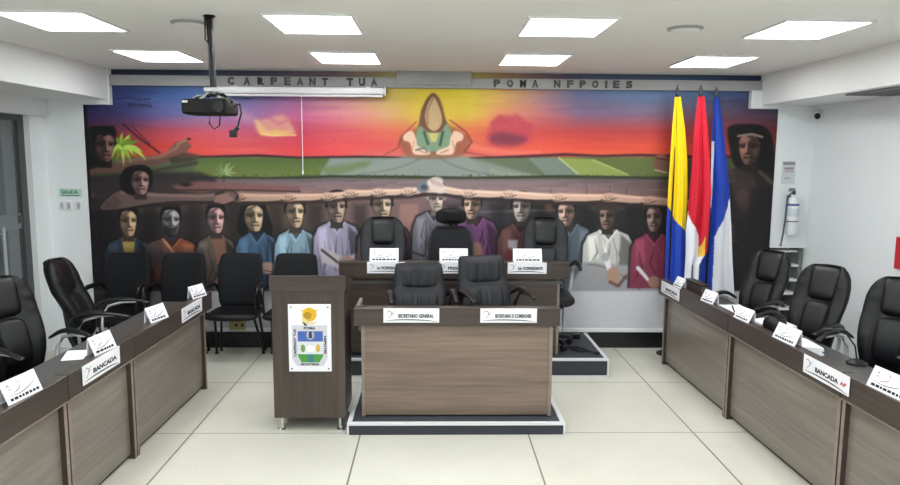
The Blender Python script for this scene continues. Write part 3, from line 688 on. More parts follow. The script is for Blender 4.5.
# visitor chairs along the mural
def visitor_chair(label, loc, rz, group):
    t = thing('visitor_chair', label, 'chair', loc, rz, group)
    st = MB(); st.pad(lambda k: (0.238 - 0.02 * k) * rnd(k, 9), lambda k: -0.24 + 0.45 * k, lambda k: 0.0, lambda k: 0.035 * rnd(k, 10), nt=20, nx=20, e=3.6)
    st.build('seat', M['leather'], t, smooth='all', M=Matrix.Translation((0, 0, 0.405)) @ Matrix.Rotation(PI / 2, 4, 'X') @ Matrix.Scale(-1, 4, (0, 0, 1)))
    W = lerp_prof([(0, 0.18), (0.1, 0.196), (0.5, 0.203), (0.85, 0.193), (0.96, 0.18), (1.0, 0.155)])
    MB().pad(W, lambda k: 0.43 + 0.475 * k, lambda k: 0.19 + 0.07 * k - 0.02 * math.sin(PI * k), lambda k: 0.026 * rnd(k, 12) + 0.003, nt=34, nx=24, e=4.2, wrap=0.025).build('backrest', M['fabric'], t, smooth='all')
    for s in (-1, 1):
        x = s * 0.222
        MB().tube([(x * 0.82, -0.15, 0.385), (x * 0.98, -0.155, 0.44), (x, -0.165, 0.58), (x, -0.15, 0.635), (x, -0.10, 0.652), (x, 0.10, 0.645), (x * 0.98, 0.165, 0.62), (x * 0.9, 0.19, 0.56)], [0.013, 0.013, 0.014, 0.018, 0.021, 0.021, 0.017, 0.013], 10).build('armrest', M['plastic'], t, smooth='all')
        MB().tube([(s * 0.17, -0.06, 0.385), (s * 0.19, 0.03, 0.2), (s * 0.212, 0.10, 0.012)], 0.011, 10).cyl((s * 0.212, 0.10, 0.0), (s * 0.2115, 0.098, 0.018), 0.014).build('leg', M['blackmetal'], t, smooth=True)
        MB().tube([(s * 0.17, 0.13, 0.385), (s * 0.185, 0.17, 0.2), (s * 0.20, 0.205, 0.012)], 0.011, 10).cyl((s * 0.20, 0.205, 0.0), (s * 0.20, 0.204, 0.018), 0.014).build('leg', M['blackmetal'], t, smooth=True)
    MB().tube([(-0.16, 0.1, 0.37), (-0.1, 0.17, 0.37), (-0.1, 0.225, 0.42), (-0.1, 0.232, 0.62)], 0.011, 8).tube([(0.16, 0.1, 0.37), (0.1, 0.17, 0.37), (0.1, 0.225, 0.42), (0.1, 0.232, 0.62)], 0.011, 8).build('back_support', M['blackmetal'], t, smooth=True)
    return t
vis = [(-2.775, 'black visitor chair nearest the white corner wall'), (-2.275, 'black visitor chair second from the white corner, in front of the orange painted coat'),
       (-1.757, 'black visitor chair left of the lectern with its seat and legs in view'), (-1.255, 'black visitor chair partly hidden behind the lectern')]
v0 = visitor_chair(vis[0][1], (vis[0][0], 6.10, 0), 0.0, 'visitor chairs along the mural')
for x, lab in vis[1:]:
    dup(v0, lab, (x, 6.10, 0), 0.0)

# ------------------------------------------------------------------ name cards
def swoosh(w, h):
    """printed arcs as a thin mesh in the XZ plane"""
    m = MB()
    def arc(pts, th):
        n = len(pts); f = [lerp_prof([(i / (n - 1), p[j]) for i, p in enumerate(pts)]) for j in (0, 1)]
        P = [(f[0](k / 18), f[1](k / 18)) for k in range(19)]
        up = [(x, z + th * math.sin(PI * (k + 1) / 20) / 2) for k, (x, z) in enumerate(P)]
        dn = [(x, z - th * math.sin(PI * (k + 1) / 20) / 2) for k, (x, z) in enumerate(P)]
        m.prism(up + dn[::-1], 'y', -0.0006, 0.0)
    return m, arc
def plate_front(label, loc, rz, w, h, text, tail=None, group=None):
    """card hung on a fascia; front towards local -y, top edge folded over the ledge"""
    t = thing('name_plate', label, 'name plate', loc, rz, group)
    MB().box(-w / 2, w / 2, -0.004, -0.0008, -h, 0.0015, 0.0008).build('card', M['card'], t)
    F = lambda x, z: Matrix.Translation((x, -0.0041, z))
    tw = w * 0.64 if not tail else w * 0.50
    text_obj(text, tw, h * 0.27, M['ink'], t, F(w * 0.08 if not tail else w * 0.03, -h * 0.52))
    if tail: text_obj(tail, w * 0.13, h * 0.2, M['red'], t, F(w * 0.38, -h * 0.52))
    m, arc = swoosh(w, h)
    arc([(-w * 0.47, -h * 0.86), (-w * 0.2, -h * 0.80), (w * 0.2, -h * 0.82), (w * 0.47, -h * 0.93)], h * 0.07)
    m.build('printed_swoosh', M['ink'], t, M=F(0, 0))
    m, arc = swoosh(w, h)
    arc([(-w * 0.42, -h * 0.72), (-w * 0.36, -h * 0.5), (-w * 0.28, -h * 0.12)], h * 0.06)
    arc([(-w * 0.45, -h * 0.3), (-w * 0.40, -h * 0.18), (-w * 0.34, -h * 0.32), (-w * 0.36, -h * 0.45)], h * 0.06)
    m.build('printed_emblem', M['inkgrey'], t, M=F(0, 0))
    return t
def tent_card(label, loc, rz, w, h, dpt=0.07, text=None, lean=0.7):
    """folded card: a prism standing on its base"""
    t = thing('name_card', label, 'name card', loc, rz)
    b = dpt / 2
    yt = b * (2 * lean - 1)
    th = 0.003
    MB().prism([(-b, 0.0005), (yt - 0.001, h), (yt + 0.002, h), (b, 0.0005), (b - th, 0.0005), (yt, h - 0.008), (-b + th, 0.0005)], 'x', -w / 2, w / 2).build('card', M['card'], t)
    ang = math.atan2(yt + b, h)
    S = Matrix.Translation((0, -b - 0.0002, 0.0005)) @ Matrix.Rotation(-ang, 4, 'X')
    H = math.hypot(h, yt + b)
    T = lambda x, z: S @ Matrix.Translation((x, -0.0002, z))
    if text: text_obj(text, w * 0.84, H * 0.17, M['ink'], t, T(0.0, H * 0.16))
    else:
        m = MB(); r = random.Random(int(w * 1e4) + int(loc[1] * 1e3)); x = -w * 0.4
        while x < w * 0.36:
            l = r.uniform(0.012, 0.03); m.box(x, min(x + l, w * 0.42), -0.0007, 0, H * 0.1, H * 0.22); x += l + 0.006
        m.build('printed_line', M['ink'], t, M=T(0, 0))
    m, arc = swoosh(w, H)
    arc([(-w * 0.48, H * 0.36), (-w * 0.1, H * 0.30), (w * 0.2, H * 0.42), (w * 0.46, H * 0.62)], H * 0.035)
    m.build('printed_swoosh', M['ink'], t, M=T(0, 0))
    m, arc = swoosh(w, H)
    arc([(-w * 0.30, H * 0.38), (-w * 0.10, H * 0.48), (-w * 0.02, H * 0.68), (-w * 0.10, H * 0.93)], H * 0.06)
    m.build('printed_arc', plain('mauve print', (150, 110, 124), 0.6), t, M=T(0, 0))
    m, arc = swoosh(w, H)
    arc([(-w * 0.40, H * 0.62), (-w * 0.34, H * 0.78), (-w * 0.28, H * 0.62)], H * 0.08)
    arc([(-w * 0.38, H * 0.55), (-w * 0.32, H * 0.60), (-w * 0.26, H * 0.52)], H * 0.05)
    m.build('printed_emblem', M['inkgrey'], t, M=T(0, 0))
    return t
# front desk plates
zf = 0.0845 + 0.734
plate_front('white name plate reading SECRETARIO GENERAL on the front desk', (-0.143, 4.4255, zf - 0.001), 0, 0.362, 0.093, 'SECRETARIO GENERAL')
plate_front('white name plate of the commissions secretary on the front desk', (0.49, 4.4255, zf - 0.001), 0, 0.370, 0.093, 'SECRETARIO D COMISIONES')
zr = 0.1565 + 0.785
plate_front('white name plate hung at the left end of the rear desk', (-0.385, 5.596, zr), 0, 0.31, 0.092, '1er VICEPRESIDENTE')
plate_front('white name plate hung at the middle of the rear desk, half hidden', (0.19, 5.596, zr), 0, 0.30, 0.092, 'PRESIDENTE')
plate_front('white name plate hung at the right end of the rear desk', (0.765, 5.596, zr), 0, 0.32, 0.092, '2do VICEPRESIDENTE')
tent_card('white folded card standing at the left end of the rear desk', (-0.405, 5.652, zr), 0, 0.235, 0.105)
tent_card('white folded card standing at the middle of the rear desk', (0.165, 5.652, zr), 0, 0.232, 0.105)
tent_card('white folded card standing at the right end of the rear desk', (0.772, 5.652, zr), 0, 0.236, 0.105)
# side rows: plates lie against the fascia, cards stand on the ledge
ZL = 0.737
def on_row(side, y, off=0.0):
    A, B = (LA, LB) if side == 'L' else (RA, RB)
    x = row_pt(A, B, y); ang = math.atan2(B[0] - A[0], B[1] - A[1])
    a2 = math.atan2(A[0] - B[0], A[1] - B[1])
    rz = (PI / 2 - a2) if side == 'L' else (-PI / 2 - a2)
    s = -1 if side == 'L' else 1
    return x + s * off, rz
def row_plate(side, y, w, label, text='BANCADA', tail=None):
    x, rz = on_row(side, y, -0.0045)
    plate_front(label, (x, y, ZL), rz, w, 0.098, text, tail)
def row_tent(side, y, w, label, turn=0.0, text=None, h=0.095, off=0.034, lean=0.8, z=None, dpt=0.05):
    x, rz = on_row(side, y, off)
    tent_card(label, (x, y, ZL if z is None else z), rz + turn, w, h, dpt, text, lean)
row_plate('L', 3.62, 0.40, 'white plate reading BANCADA on the nearer part of the left row')
row_plate('L', 4.945, 0.40, 'white plate reading BANCADA at the far end of the left row')
row_plate('R', 3.455, 0.41, 'white plate reading BANCADA with red letters on the right row', 'BANCADA', 'AP')
row_plate('R', 5.72, 0.42, 'white plate reading BANCADA at the far end of the right row')
row_tent('L', 2.985, 0.215, 'white folded card at the left picture edge on the near left desk', -0.10)
row_tent('L', 3.71, 0.195, 'white folded card above the nearer BANCADA plate of the left row', -0.12)
row_tent('L', 4.43, 0.185, 'white folded card on the far left desk between two other cards', -0.22)
row_tent('L', 5.17, 0.165, 'white folded card at the far corner of the left desk row', -0.30, h=0.09)
row_tent('R', 3.02, 0.25, 'white folded card on the near right desk at the picture edge', 0.05)
row_tent('R', 3.92, 0.225, 'white folded card on the right row just before the red lettered plate', 0.06, h=0.09)
row_tent('R', 4.46, 0.18, 'white folded card on the right row in front of the open papers', 0.1, h=0.08)
row_tent('R', 5.02, 0.165, 'white folded card on the right row beside the dark document box', 0.15, h=0.085)
row_tent('R', 5.62, 0.15, 'white folded card at the far end of the right desk row', 0.06, h=0.08)

# papers and the document box on the worktops
def sheets(name, label, cat, pts, z, n, dz=0.0012, mat='paper', seed=1, sub=None):
    t = thing(name, label, cat, (sum(p[0] for p in pts) / len(pts), sum(p[1] for p in pts) / len(pts), z))
    r = random.Random(seed)
    for k in range(n):
        a = r.uniform(-0.12, 0.12) * (k > 0)
        pp = [Matrix.Rotation(a, 2) @ Vector((p[0] - t.location.x, p[1] - t.location.y)) for p in pts]
        MB().prism([(q.x, q.y) for q in pp], 'z', 0.0003 + k * dz, 0.0003 + k * dz + dz * 0.8).build('sheet', M[mat], t)
    return t
sheets('paper_sheet', 'single white sheet of paper on the left desk worktop', 'paper', [(-2.07, 3.80), (-2.135, 4.0), (-2.02, 4.02), (-1.96, 3.83)], 0.6555, 1)
t = sheets('open_papers', 'large white open papers on the right desk worktop', 'papers', [(2.10, 4.80), (2.13, 5.20), (2.37, 5.21), (2.34, 4.95)], 0.6555, 4, 0.006, seed=3)
MB().tube([(-0.03, -0.10, 0.0282), (0.04, 0.10, 0.0282)], 0.004, 8).build('pen', M['ink'], t)
sheets('paper_stack', 'small stack of white sheets behind a card on the right row', 'papers', [(2.17, 4.36), (2.17, 4.60), (2.36, 4.62), (2.37, 4.38)], 0.6555, 5, 0.012, seed=5)
sheets('paper_stack', 'loose white sheets by the red lettered plate on the right row', 'papers', [(2.125, 3.84), (2.13, 4.05), (2.24, 4.04), (2.235, 3.82)], 0.6555, 6, 0.012, seed=7)
t = thing('document_box', 'dark brown document box on the far right desk before the flags', 'box', (2.17, 5.50, 0.6555), 0.03)
MB().box(-0.07, 0.0, -0.16, 0.16, 0.0, 0.135, 0.004).build('body', M['wenge'], t)
MB().box(-0.073, 0.003, -0.163, 0.163, 0.135, 0.15, 0.003).build('lid', M['leather_dark'], t)
t = thing('gooseneck_microphone', 'thin black gooseneck microphone on the right desk worktop', 'microphone', (2.38, 3.74, 0.6555))
MB().lathe([(0.055, 0.0), (0.055, 0.012), (0.03, 0.024), (0.012, 0.03)], n=24).build('base', M['plastic'], t, smooth=True)
MB().tube([(0, 0, 0.028), (-0.01, 0.01, 0.10), (-0.04, 0.05, 0.16), (-0.10, 0.09, 0.175)], 0.005, 8).build('gooseneck', M['plastic'], t, smooth=True)
MB().tube([(-0.10, 0.09, 0.175), (-0.135, 0.11, 0.172)], [0.009, 0.011], 10).build('head', M['plastic'], t, smooth=True)
t = thing('leather_case', 'small rounded black case on the right row between two white cards', 'case', (2.17, 4.27, 0.6555), 0.15)
MB().pad(lambda k: 0.062 * rnd(k, 4), lambda k: 0.0005 + 0.15 * k, lambda k: 0.0, lambda k: 0.075 * rnd(k, 3.2), nt=20, nx=20, e=3).build('body', M['leather'], t, smooth='all')
MB().tube([(0.0, -0.055, 0.118), (0.0, -0.04, 0.165), (0.0, 0.04, 0.165), (0.0, 0.055, 0.118)], 0.006, 8).build('handle', M['plastic'], t, smooth=True)

# cords on the high platform
t = thing('power_cord', 'black cord with adapter lying on the high platform beside the rear desk', 'cord', (1.25, 5.85, 0.1575))
MB().tube([(-0.168, -0.19, 0.62), (-0.168, -0.19, 0.3), (-0.166, -0.19, 0.015), (-0.12, -0.02, 0.006), (-0.06, 0.02, 0.006), (0.06, -0.06, 0.006), (-0.05, -0.10, 0.006), (-0.10, -0.02, 0.008), (0.0, 0.0, 0.012), (0.08, -0.12, 0.006), (-0.02, -0.15, 0.006), (-0.06, -0.06, 0.010), (0.05, -0.13, 0.012), (0.12, -0.17, 0.006)], 0.005, 8).build('cable', M['ink'], t, smooth=True)
MB().box(0.10, 0.15, -0.2, -0.165, 0.0005, 0.016, 0.003).build('cable_plug', M['ink'], t)
MB().box(0.02, 0.09, 0.30, 0.40, 0.0005, 0.04, 0.004).build('adapter', M['plastic'], t)

# ------------------------------------------------------------------ flags
def flag(name, label, rows_l, rows_r, color, X0, Y0, ztop, seed, rough=0.6):
    t = thing('flag', label, 'flag', (X0, Y0, 0))
    MB().lathe([(0.08, 0.0), (0.08, 0.015), (0.03, 0.035), (0.018, 0.06)], n=24).build('base', M['blackmetal'], t, smooth=True)
    MB().cyl((0, 0, 0.05), (0, 0, ztop), 0.011, n=12).build('pole', M['plastic'], t, smooth=True)
    MB().lathe([(0.016, 0), (0.02, 0.01), (0.010, 0.02), (0.017, 0.045), (0.001, 0.10)], (0, 0, ztop), 12).build('finial', M['darkgrey'], t, smooth=True)
    nz, nx = 170, 70
    fl = lambda z: np.interp(-z, [-p[1] for p in rows_l], [p[0] for p in rows_l])
    fr = lambda z: np.interp(-z, [-p[1] for p in rows_r], [p[0] for p in rows_r])
    z1 = rows_l[0][1]; z0 = min(rows_l[-1][1], rows_r[-1][1])
    r = random.Random(seed)
    f1, f2, p1, p2 = r.uniform(1.2, 1.8), r.uniform(4, 5), r.uniform(0, 6), r.uniform(0, 6)
    vs, cols = [], []
    for i in range(nz + 1):
        z = z1 + (z0 - z1) * i / nz
        a, b = float(fl(z)), float(fr(z)); k = i / nz
        for j in range(nx + 1):
            s = j / nx
            amp = 0.006 + 0.016 * min(1, k * 2)
            y = amp * (math.sin(2 * PI * f1 * s + p1 + 0.8 * k) + 0.22 * math.sin(2 * PI * f2 * s + p2 - 1.2 * k))
            x = a + (b - a) * s + 0.006 * math.cos(2 * PI * f1 * s + p1) * min(1, 3 * k)
            zz = z - 0.02 * math.sin(PI * s) * k
            y = y - 0.016
            vs.append((x - X0, y, zz)); cols.append((*s2l(color(a + (b - a) * s, z)), 1))
    fs = [(i * (nx + 1) + j, i * (nx + 1) + j + 1, (i + 1) * (nx + 1) + j + 1, (i + 1) * (nx + 1) + j) for i in range(nz) for j in range(nx)]
    me = bpy.data.meshes.new('cloth'); me.from_pydata(vs, [], fs)
    at_ = me.color_attributes.new('paint', 'FLOAT_COLOR', 'POINT')
    at_.data.foreach_set('color', np.array(cols, np.float32).ravel())
    me.polygons.foreach_set('use_smooth', [True] * len(me.polygons))
    me.materials.append(M['flagcloth'])
    o = bpy.data.objects.new('cloth', me); COL.objects.link(o); o.parent = t
    md = o.modifiers.new('thickness', 'SOLIDIFY'); md.thickness = 0.003
    return t
M['flagcloth'] = attr_mat('dyed flag satin', 0.55)
YEL, BLU, RED, WHI, GOL = (246, 208, 22), (36, 70, 176), (206, 32, 54), (232, 234, 242), (224, 184, 70)
def c1(x, z): return YEL if z > 1.359 + (1.134 - 1.359) * (x - 2.098) / (2.273 - 2.098) else BLU
def c2(x, z):
    if z > 1.33: return RED
    if x < 2.254 + (2.364 - 2.254) * (1.33 - z) / 0.22 and x < 2.372: return WHI
    if z < 1.075 + 0.05 * math.sin(x * 60) and z > 0.93: return GOL if x < 2.42 else RED
    return RED if z > 0.93 else WHI
def c3(x, z):
    if x > 2.568 + (2.688 - 2.568) * (z - 1.102) / 0.32 and z < 1.5 and x > 2.565: return WHI
    if 1.36 < z < 1.95 and x < 2.512: return WHI
    return BLU
flag('flag', 'yellow and blue flag on a black pole, leftmost of the three', [(2.116, 2.332), (2.103, 2.044), (2.097, 1.779), (2.091, 1.512), (2.089, 1.151), (2.100, 0.55)],
     [(2.169, 2.332), (2.219, 2.045), (2.25, 1.78), (2.268, 1.513), (2.268, 1.152), (2.285, 0.55)], c1, 2.142, 6.20, 2.34, 1)
flag('flag', 'red flag with white lower part and gold fringe, middle of the three', [(2.293, 2.329), (2.272, 2.043), (2.267, 1.781), (2.262, 1.524), (2.244, 1.157), (2.253, 0.95), (2.253, 0.55)],
     [(2.346, 2.329), (2.388, 2.044), (2.419, 1.782), (2.442, 1.525), (2.441, 1.203), (2.435, 0.96), (2.40, 0.91), (2.372, 0.85), (2.372, 0.55)], c2, 2.32, 6.12, 2.34, 2)
flag('flag', 'blue and white flag on a black pole, rightmost of the three', [(2.492, 2.339), (2.481, 2.048), (2.486, 1.781), (2.495, 1.521), (2.46, 1.147), (2.39, 0.90), (2.385, 0.55)],
     [(2.537, 2.339), (2.598, 2.049), (2.641, 1.783), (2.683, 1.522), (2.723, 1.148), (2.748, 0.872), (2.786, 0.52)], c3, 2.515, 6.26, 2.34, 5)
# ------------------------------------------------------------------ the mural: a flat painting on the back wall
# brush strokes are given in sketch units of the painter's cartoon (u to the right, v down) and squared up onto the wall by CART
CART = np.array([[107.019192, -7.69076532, 433.224049], [1.29299972, -109.173831, 347.258021], [0.00356836286, -0.0187139382, 1.0]])
MX0, MX1, MZ0, MZ1 = -3.151, 3.159, 0.19, 2.549
NX, NZ = 820, 305
gx = np.linspace(MX0, MX1, NX); gz = np.linspace(MZ0, MZ1, NZ)
GX, GZ = np.meshgrid(gx, gz)
den = CART[2, 0] * GX + CART[2, 1] * GZ + 1
U = (CART[0, 0] * GX + CART[0, 1] * GZ + CART[0, 2]) / den
V = (CART[1, 0] * GX + CART[1, 1] * GZ + CART[1, 2]) / den
C = np.zeros((NZ, NX, 3))

def smooth01(x): x = np.clip(x, 0, 1); return x * x * (3 - 2 * x)
def window(u0, u1, v0, v1):
    # rows run with -v, columns with u
    r = np.where(((V >= v0) & (V <= v1)).any(axis=1))[0]; c = np.where(((U >= u0) & (U <= u1)).any(axis=0))[0]
    if len(r) == 0 or len(c) == 0: return None
    return slice(r[0], r[-1] + 1), slice(c[0], c[-1] + 1)
def lay(w, a, col):
    if callable(col): col = col(U[w], V[w])
    else: col = np.array(col, float)[None, None, :]
    C[w] = C[w] * (1 - a[..., None]) + col * a[..., None]
def sdf_poly(pts, u, v):
    d = np.full(u.shape, 1e9); ins = np.zeros(u.shape, bool); n = len(pts)
    for i in range(n):
        ax, ay = pts[i]; bx, by = pts[(i + 1) % n]
        ex, ey = bx - ax, by - ay
        wx, wy = u - ax, v - ay
        t = np.clip((wx * ex + wy * ey) / max(ex * ex + ey * ey, 1e-9), 0, 1)
        d = np.minimum(d, (wx - ex * t) ** 2 + (wy - ey * t) ** 2)
        c = ((ay <= v) & (by > v)) | ((by <= v) & (ay > v))
        xi = ax + (v - ay) * ex / (ey if abs(ey) > 1e-9 else 1e-9)
        ins ^= c & (u < xi)
    d = np.sqrt(d)
    return np.where(ins, -d, d)
def curve(pts, n=6):
    """rounded closed outline through points"""
    P = np.array(pts, float); m = len(P); out = []
    for i in range(m):
        p0, p1, p2, p3 = P[i - 1], P[i], P[(i + 1) % m], P[(i + 2) % m]
        for k in range(n):
            t = k / n
            out.append(0.5 * (2 * p1 + (p2 - p0) * t + (2 * p0 - 5 * p1 + 4 * p2 - p3) * t * t + (3 * p1 - p0 - 3 * p2 + p3) * t ** 3))
    return [tuple(q) for q in out]
def poly(pts, col, f=1.0, a=1.0, rnd=False):
    if rnd: pts = curve(pts)
    us = [p[0] for p in pts]; vs = [p[1] for p in pts]
    w = window(min(us) - f * 2, max(us) + f * 2, min(vs) - f * 2, max(vs) + f * 2)
    if w is None: return
    d = sdf_poly(pts, U[w], V[w])
    lay(w, a * smooth01(0.5 - d / (2 * f)), col)
def ell(cu, cv, ru, rv, col, f=0.8, a=1.0, rot=0.0):
    R_ = max(ru, rv) + 2 * f + 1
    w = window(cu - R_, cu + R_, cv - R_, cv + R_)
    if w is None: return
    du, dv = U[w] - cu, V[w] - cv
    c, s = math.cos(rot), math.sin(rot)
    x, y = du * c + dv * s, -du * s + dv * c
    q = np.sqrt((x / ru) ** 2 + (y / rv) ** 2)
    d = (q - 1) * min(ru, rv)
    lay(w, a * smooth01(0.5 - d / (2 * f)), col)
def line(pts, wd, col, f=0.6, a=1.0):
    if not hasattr(wd, '__len__'): wd = [wd] * len(pts)
    us = [p[0] for p in pts]; vs = [p[1] for p in pts]; mw = max(wd) + 2 * f
    w = window(min(us) - mw, max(us) + mw, min(vs) - mw, max(vs) + mw)
    if w is None: return
    u, v = U[w], V[w]; d = np.full(u.shape, 1e9)
    for i in range(len(pts) - 1):
        ax, ay = pts[i]; bx, by = pts[i + 1]
        ex, ey = bx - ax, by - ay
        t = np.clip(((u - ax) * ex + (v - ay) * ey) / max(ex * ex + ey * ey, 1e-9), 0, 1)
        d = np.minimum(d, np.hypot(u - ax - ex * t, v - ay - ey * t) - (wd[i] * (1 - t) + wd[i + 1] * t) / 2)
    lay(w, a * smooth01(0.5 - d / (2 * f)), col)
def bez(p0, p1, p2, n=10): return [((1 - t) ** 2 * p0[0] + 2 * t * (1 - t) * p1[0] + t * t * p2[0], (1 - t) ** 2 * p0[1] + 2 * t * (1 - t) * p1[1] + t * t * p2[1]) for t in [k / n for k in range(n + 1)]]

# --- sky
su = [80, 120, 160, 200, 250, 300, 340, 390, 430, 470, 500, 540, 580, 650, 700, 780]
sky = {66: [(38, 40, 72)] * 4 + [(58, 54, 84), (104, 62, 84), (140, 80, 82), (190, 150, 80), (200, 160, 70), (196, 156, 60), (176, 112, 70), (130, 72, 76), (60, 56, 82), (46, 50, 78), (40, 44, 70), (40, 42, 66)],
       80: [(42, 46, 88), (52, 62, 110), (64, 84, 136), (70, 96, 150), (86, 92, 146), (120, 104, 140), (150, 120, 130), (205, 180, 80), (222, 200, 50), (220, 198, 60), (210, 150, 80), (150, 110, 120), (96, 108, 146), (80, 106, 150), (70, 100, 146), (54, 58, 100)],
       95: [(44, 46, 90), (58, 72, 130), (72, 102, 168), (84, 122, 188), (112, 116, 172), (172, 122, 168), (200, 142, 156), (214, 186, 92), (226, 202, 52), (226, 206, 58), (222, 172, 88), (178, 134, 136), (116, 122, 162), (96, 128, 170), (88, 118, 160), (62, 60, 104)],
       115: [(52, 46, 88), (74, 64, 120), (104, 100, 158), (124, 116, 168), (164, 112, 170), (206, 104, 152), (216, 124, 140), (222, 172, 112), (226, 184, 66), (226, 192, 72), (228, 142, 90), (194, 106, 112), (140, 106, 140), (132, 104, 132), (124, 90, 108), (70, 58, 80)],
       132: [(84, 42, 66), (132, 56, 74), (188, 72, 86), (204, 82, 100), (200, 82, 112), (202, 70, 100), (214, 82, 92), (224, 104, 82), (226, 118, 72), (226, 112, 72), (226, 92, 72), (206, 72, 70), (198, 68, 68), (192, 66, 66), (178, 62, 62), (110, 48, 54)],
       148: [(110, 40, 46), (158, 48, 48), (214, 70, 62), (224, 76, 70), (222, 84, 84), (226, 68, 80), (232, 78, 80), (222, 88, 82), (212, 100, 78), (220, 96, 78), (226, 92, 78), (230, 86, 66), (232, 84, 62), (226, 80, 58), (212, 74, 52), (136, 56, 44)],
       157: [(116, 42, 44), (168, 56, 48), (220, 80, 66), (228, 84, 70), (226, 88, 82), (230, 76, 78), (234, 84, 80), (214, 110, 100), (200, 120, 104), (214, 110, 98), (226, 104, 86), (232, 96, 74), (234, 100, 66), (228, 96, 62), (214, 84, 56), (136, 60, 46)]}
ks = sorted(sky)
def sky_col(u, v):
    out = np.zeros(u.shape + (3,))
    T = np.array([sky[k] for k in ks], float)
    for c in range(3):
        cols = np.stack([np.interp(u, su, T[i, :, c]) for i in range(len(ks))])
        idx = np.clip(np.searchsorted(ks, v) - 1, 0, len(ks) - 2)
        lo = np.take_along_axis(cols, idx[None], 0)[0]; hi = np.take_along_axis(cols, idx[None] + 1, 0)[0]
        kk = np.array(ks, float); t = np.clip((v - kk[idx]) / (kk[idx + 1] - kk[idx]), 0, 1)
        out[..., c] = lo * (1 - t) + hi * t
    return out
FULL = (slice(0, NZ), slice(0, NX))
lay(FULL, np.ones((NZ, NX)), sky_col)
# loose brushwork over the sky
for k in range(140):
    u = rng.uniform(90, 770); v = rng.uniform(92, 155); l = rng.uniform(14, 46)
    base = sky_col(np.array([[u]]), np.array([[v]]))[0, 0]
    line([(u - l, v + rng.uniform(-2, 2)), (u, v), (u + l, v + rng.uniform(-2, 2))], [0.5, rng.uniform(2, 5), 0.5], np.clip(base + rng.uniform(-16, 16), 0, 255), 2.5, 0.4)
# clouds
poly([(256, 122), (268, 118), (282, 115), (292, 122), (296, 133), (284, 134), (272, 136), (258, 132)], (232, 170, 140), 3, 0.75, True)
poly([(258, 125), (266, 132), (274, 130), (286, 131), (294, 132), (284, 135), (270, 136), (260, 134)], (236, 190, 110), 2, 0.85, True)
ell(244, 116, 14, 5, (196, 150, 180), 5, 0.6, 0.4)
line([(256, 121), (262, 128), (268, 133)], 4, (238, 180, 130), 1.5, 0.7); line([(262, 134), (276, 135.5), (296, 135)], 1.6, (246, 206, 130), 1.0, 0.9); line([(292, 122), (298, 132)], 4, (206, 84, 110), 2, 0.7); line([(270, 118), (278, 124), (288, 120)], 3, (214, 110, 140), 2, 0.7)
poly([(494, 120), (506, 116), (514, 119), (524, 122), (532, 130), (530, 141), (516, 146), (500, 146), (488, 140), (490, 128)], (186, 60, 84), 5, 0.75, True)
line([(494, 124), (500, 118), (508, 122), (516, 117), (524, 124), (531, 127)], 6, (190, 62, 84), 3, 0.7)
poly([(490, 136), (500, 132), (514, 134), (526, 138), (520, 144), (504, 145), (492, 143)], (120, 50, 74), 4, 0.8, True)
line(bez((455, 140), (490, 156), (540, 152)), [1, 4, 6, 6, 5, 4, 3, 3, 2, 2, 1], (238, 130, 110), 3, 0.6)
# signature
for k, (a, b) in enumerate((((118, 99), (126, 97)), ((126, 97), (140, 100)), ((140, 100), (150, 99)), ((128, 104), (152, 106)))):
    line([a, b], 1.2, (40, 40, 66), 0.6, 0.8)
for k in range(7): line([(128 + 3.4 * k, 103), (130 + 3.4 * k, 107.5)], 1.0, (44, 42, 66), 0.5, 0.8)

# --- land
poly([(80, 157), (780, 157), (780, 200), (80, 200)], (96, 116, 72), 1.0)
poly([(200, 158), (372, 158), (368, 178), (190, 178)], lambda u, v: np.stack([92 + (v - 158) * 1.8, 122 + (v - 158) * 1.2, 52 + 0 * u], -1), 1.2)
poly([(330, 158), (470, 158), (505, 178), (318, 178)], (150, 164, 156), 2)
poly([(318, 168), (372, 160), (366, 172), (330, 176)], (120, 150, 84), 3, 0.8)
poly([(470, 158), (530, 158), (545, 178), (490, 178)], (112, 128, 92), 2)
poly([(490, 168), (505, 172), (548, 176), (490, 178)], (150, 186, 120), 1.5, 0.8)
poly([(528, 158), (560, 158), (582, 176), (546, 176)], (132, 150, 136), 0.8)
poly([(559, 158), (594, 159), (634, 176), (581, 176)], (160, 180, 72), 0.8)
line([(559, 158), (578, 174)], 1.2, (214, 222, 150), 0.6)
line([(592, 160), (632, 176)], 1.0, (200, 214, 120), 0.6)
poly([(594, 158), (668, 158), (668, 178), (636, 178)], (112, 128, 56), 0.8)
poly([(668, 158), (780, 158), (780, 190), (668, 180)], (96, 104, 58), 1.5)
line([(200, 156.8), (258, 155.5), (300, 157.5), (360, 156.5), (410, 157.5)], [2, 2.6, 2, 2.2, 1.4], (70, 28, 48), 0.8)
line([(470, 158), (520, 156.5), (566, 154.5), (600, 156), (640, 155), (700, 157), (760, 156)], [1.4, 2.6, 3, 2.4, 2.8, 3, 3], (82, 34, 52), 0.9)
poly([(390, 160), (433, 149), (480, 160), (540, 177), (330, 177)], (160, 172, 162), 3, 0.8)
line(bez((433, 152), (450, 170), (500, 176)), 1.2, (112, 124, 120), 1.2, 0.7)
line(bez((428, 152), (410, 170), (360, 174)), 1.2, (118, 130, 126), 1.2, 0.7)
line([(190, 177), (270, 178.5), (330, 176.5), (400, 177), (470, 178), (560, 176.5), (680, 178.5)], [2, 3, 3, 3, 2.5, 3, 3], (58, 70, 46), 1.0)
for k in range(60):
    u = rng.uniform(200, 660); line([(u, 175), (u + 1.5, 178.5)], 1.2, (74, 92, 44), 0.8, 0.6)
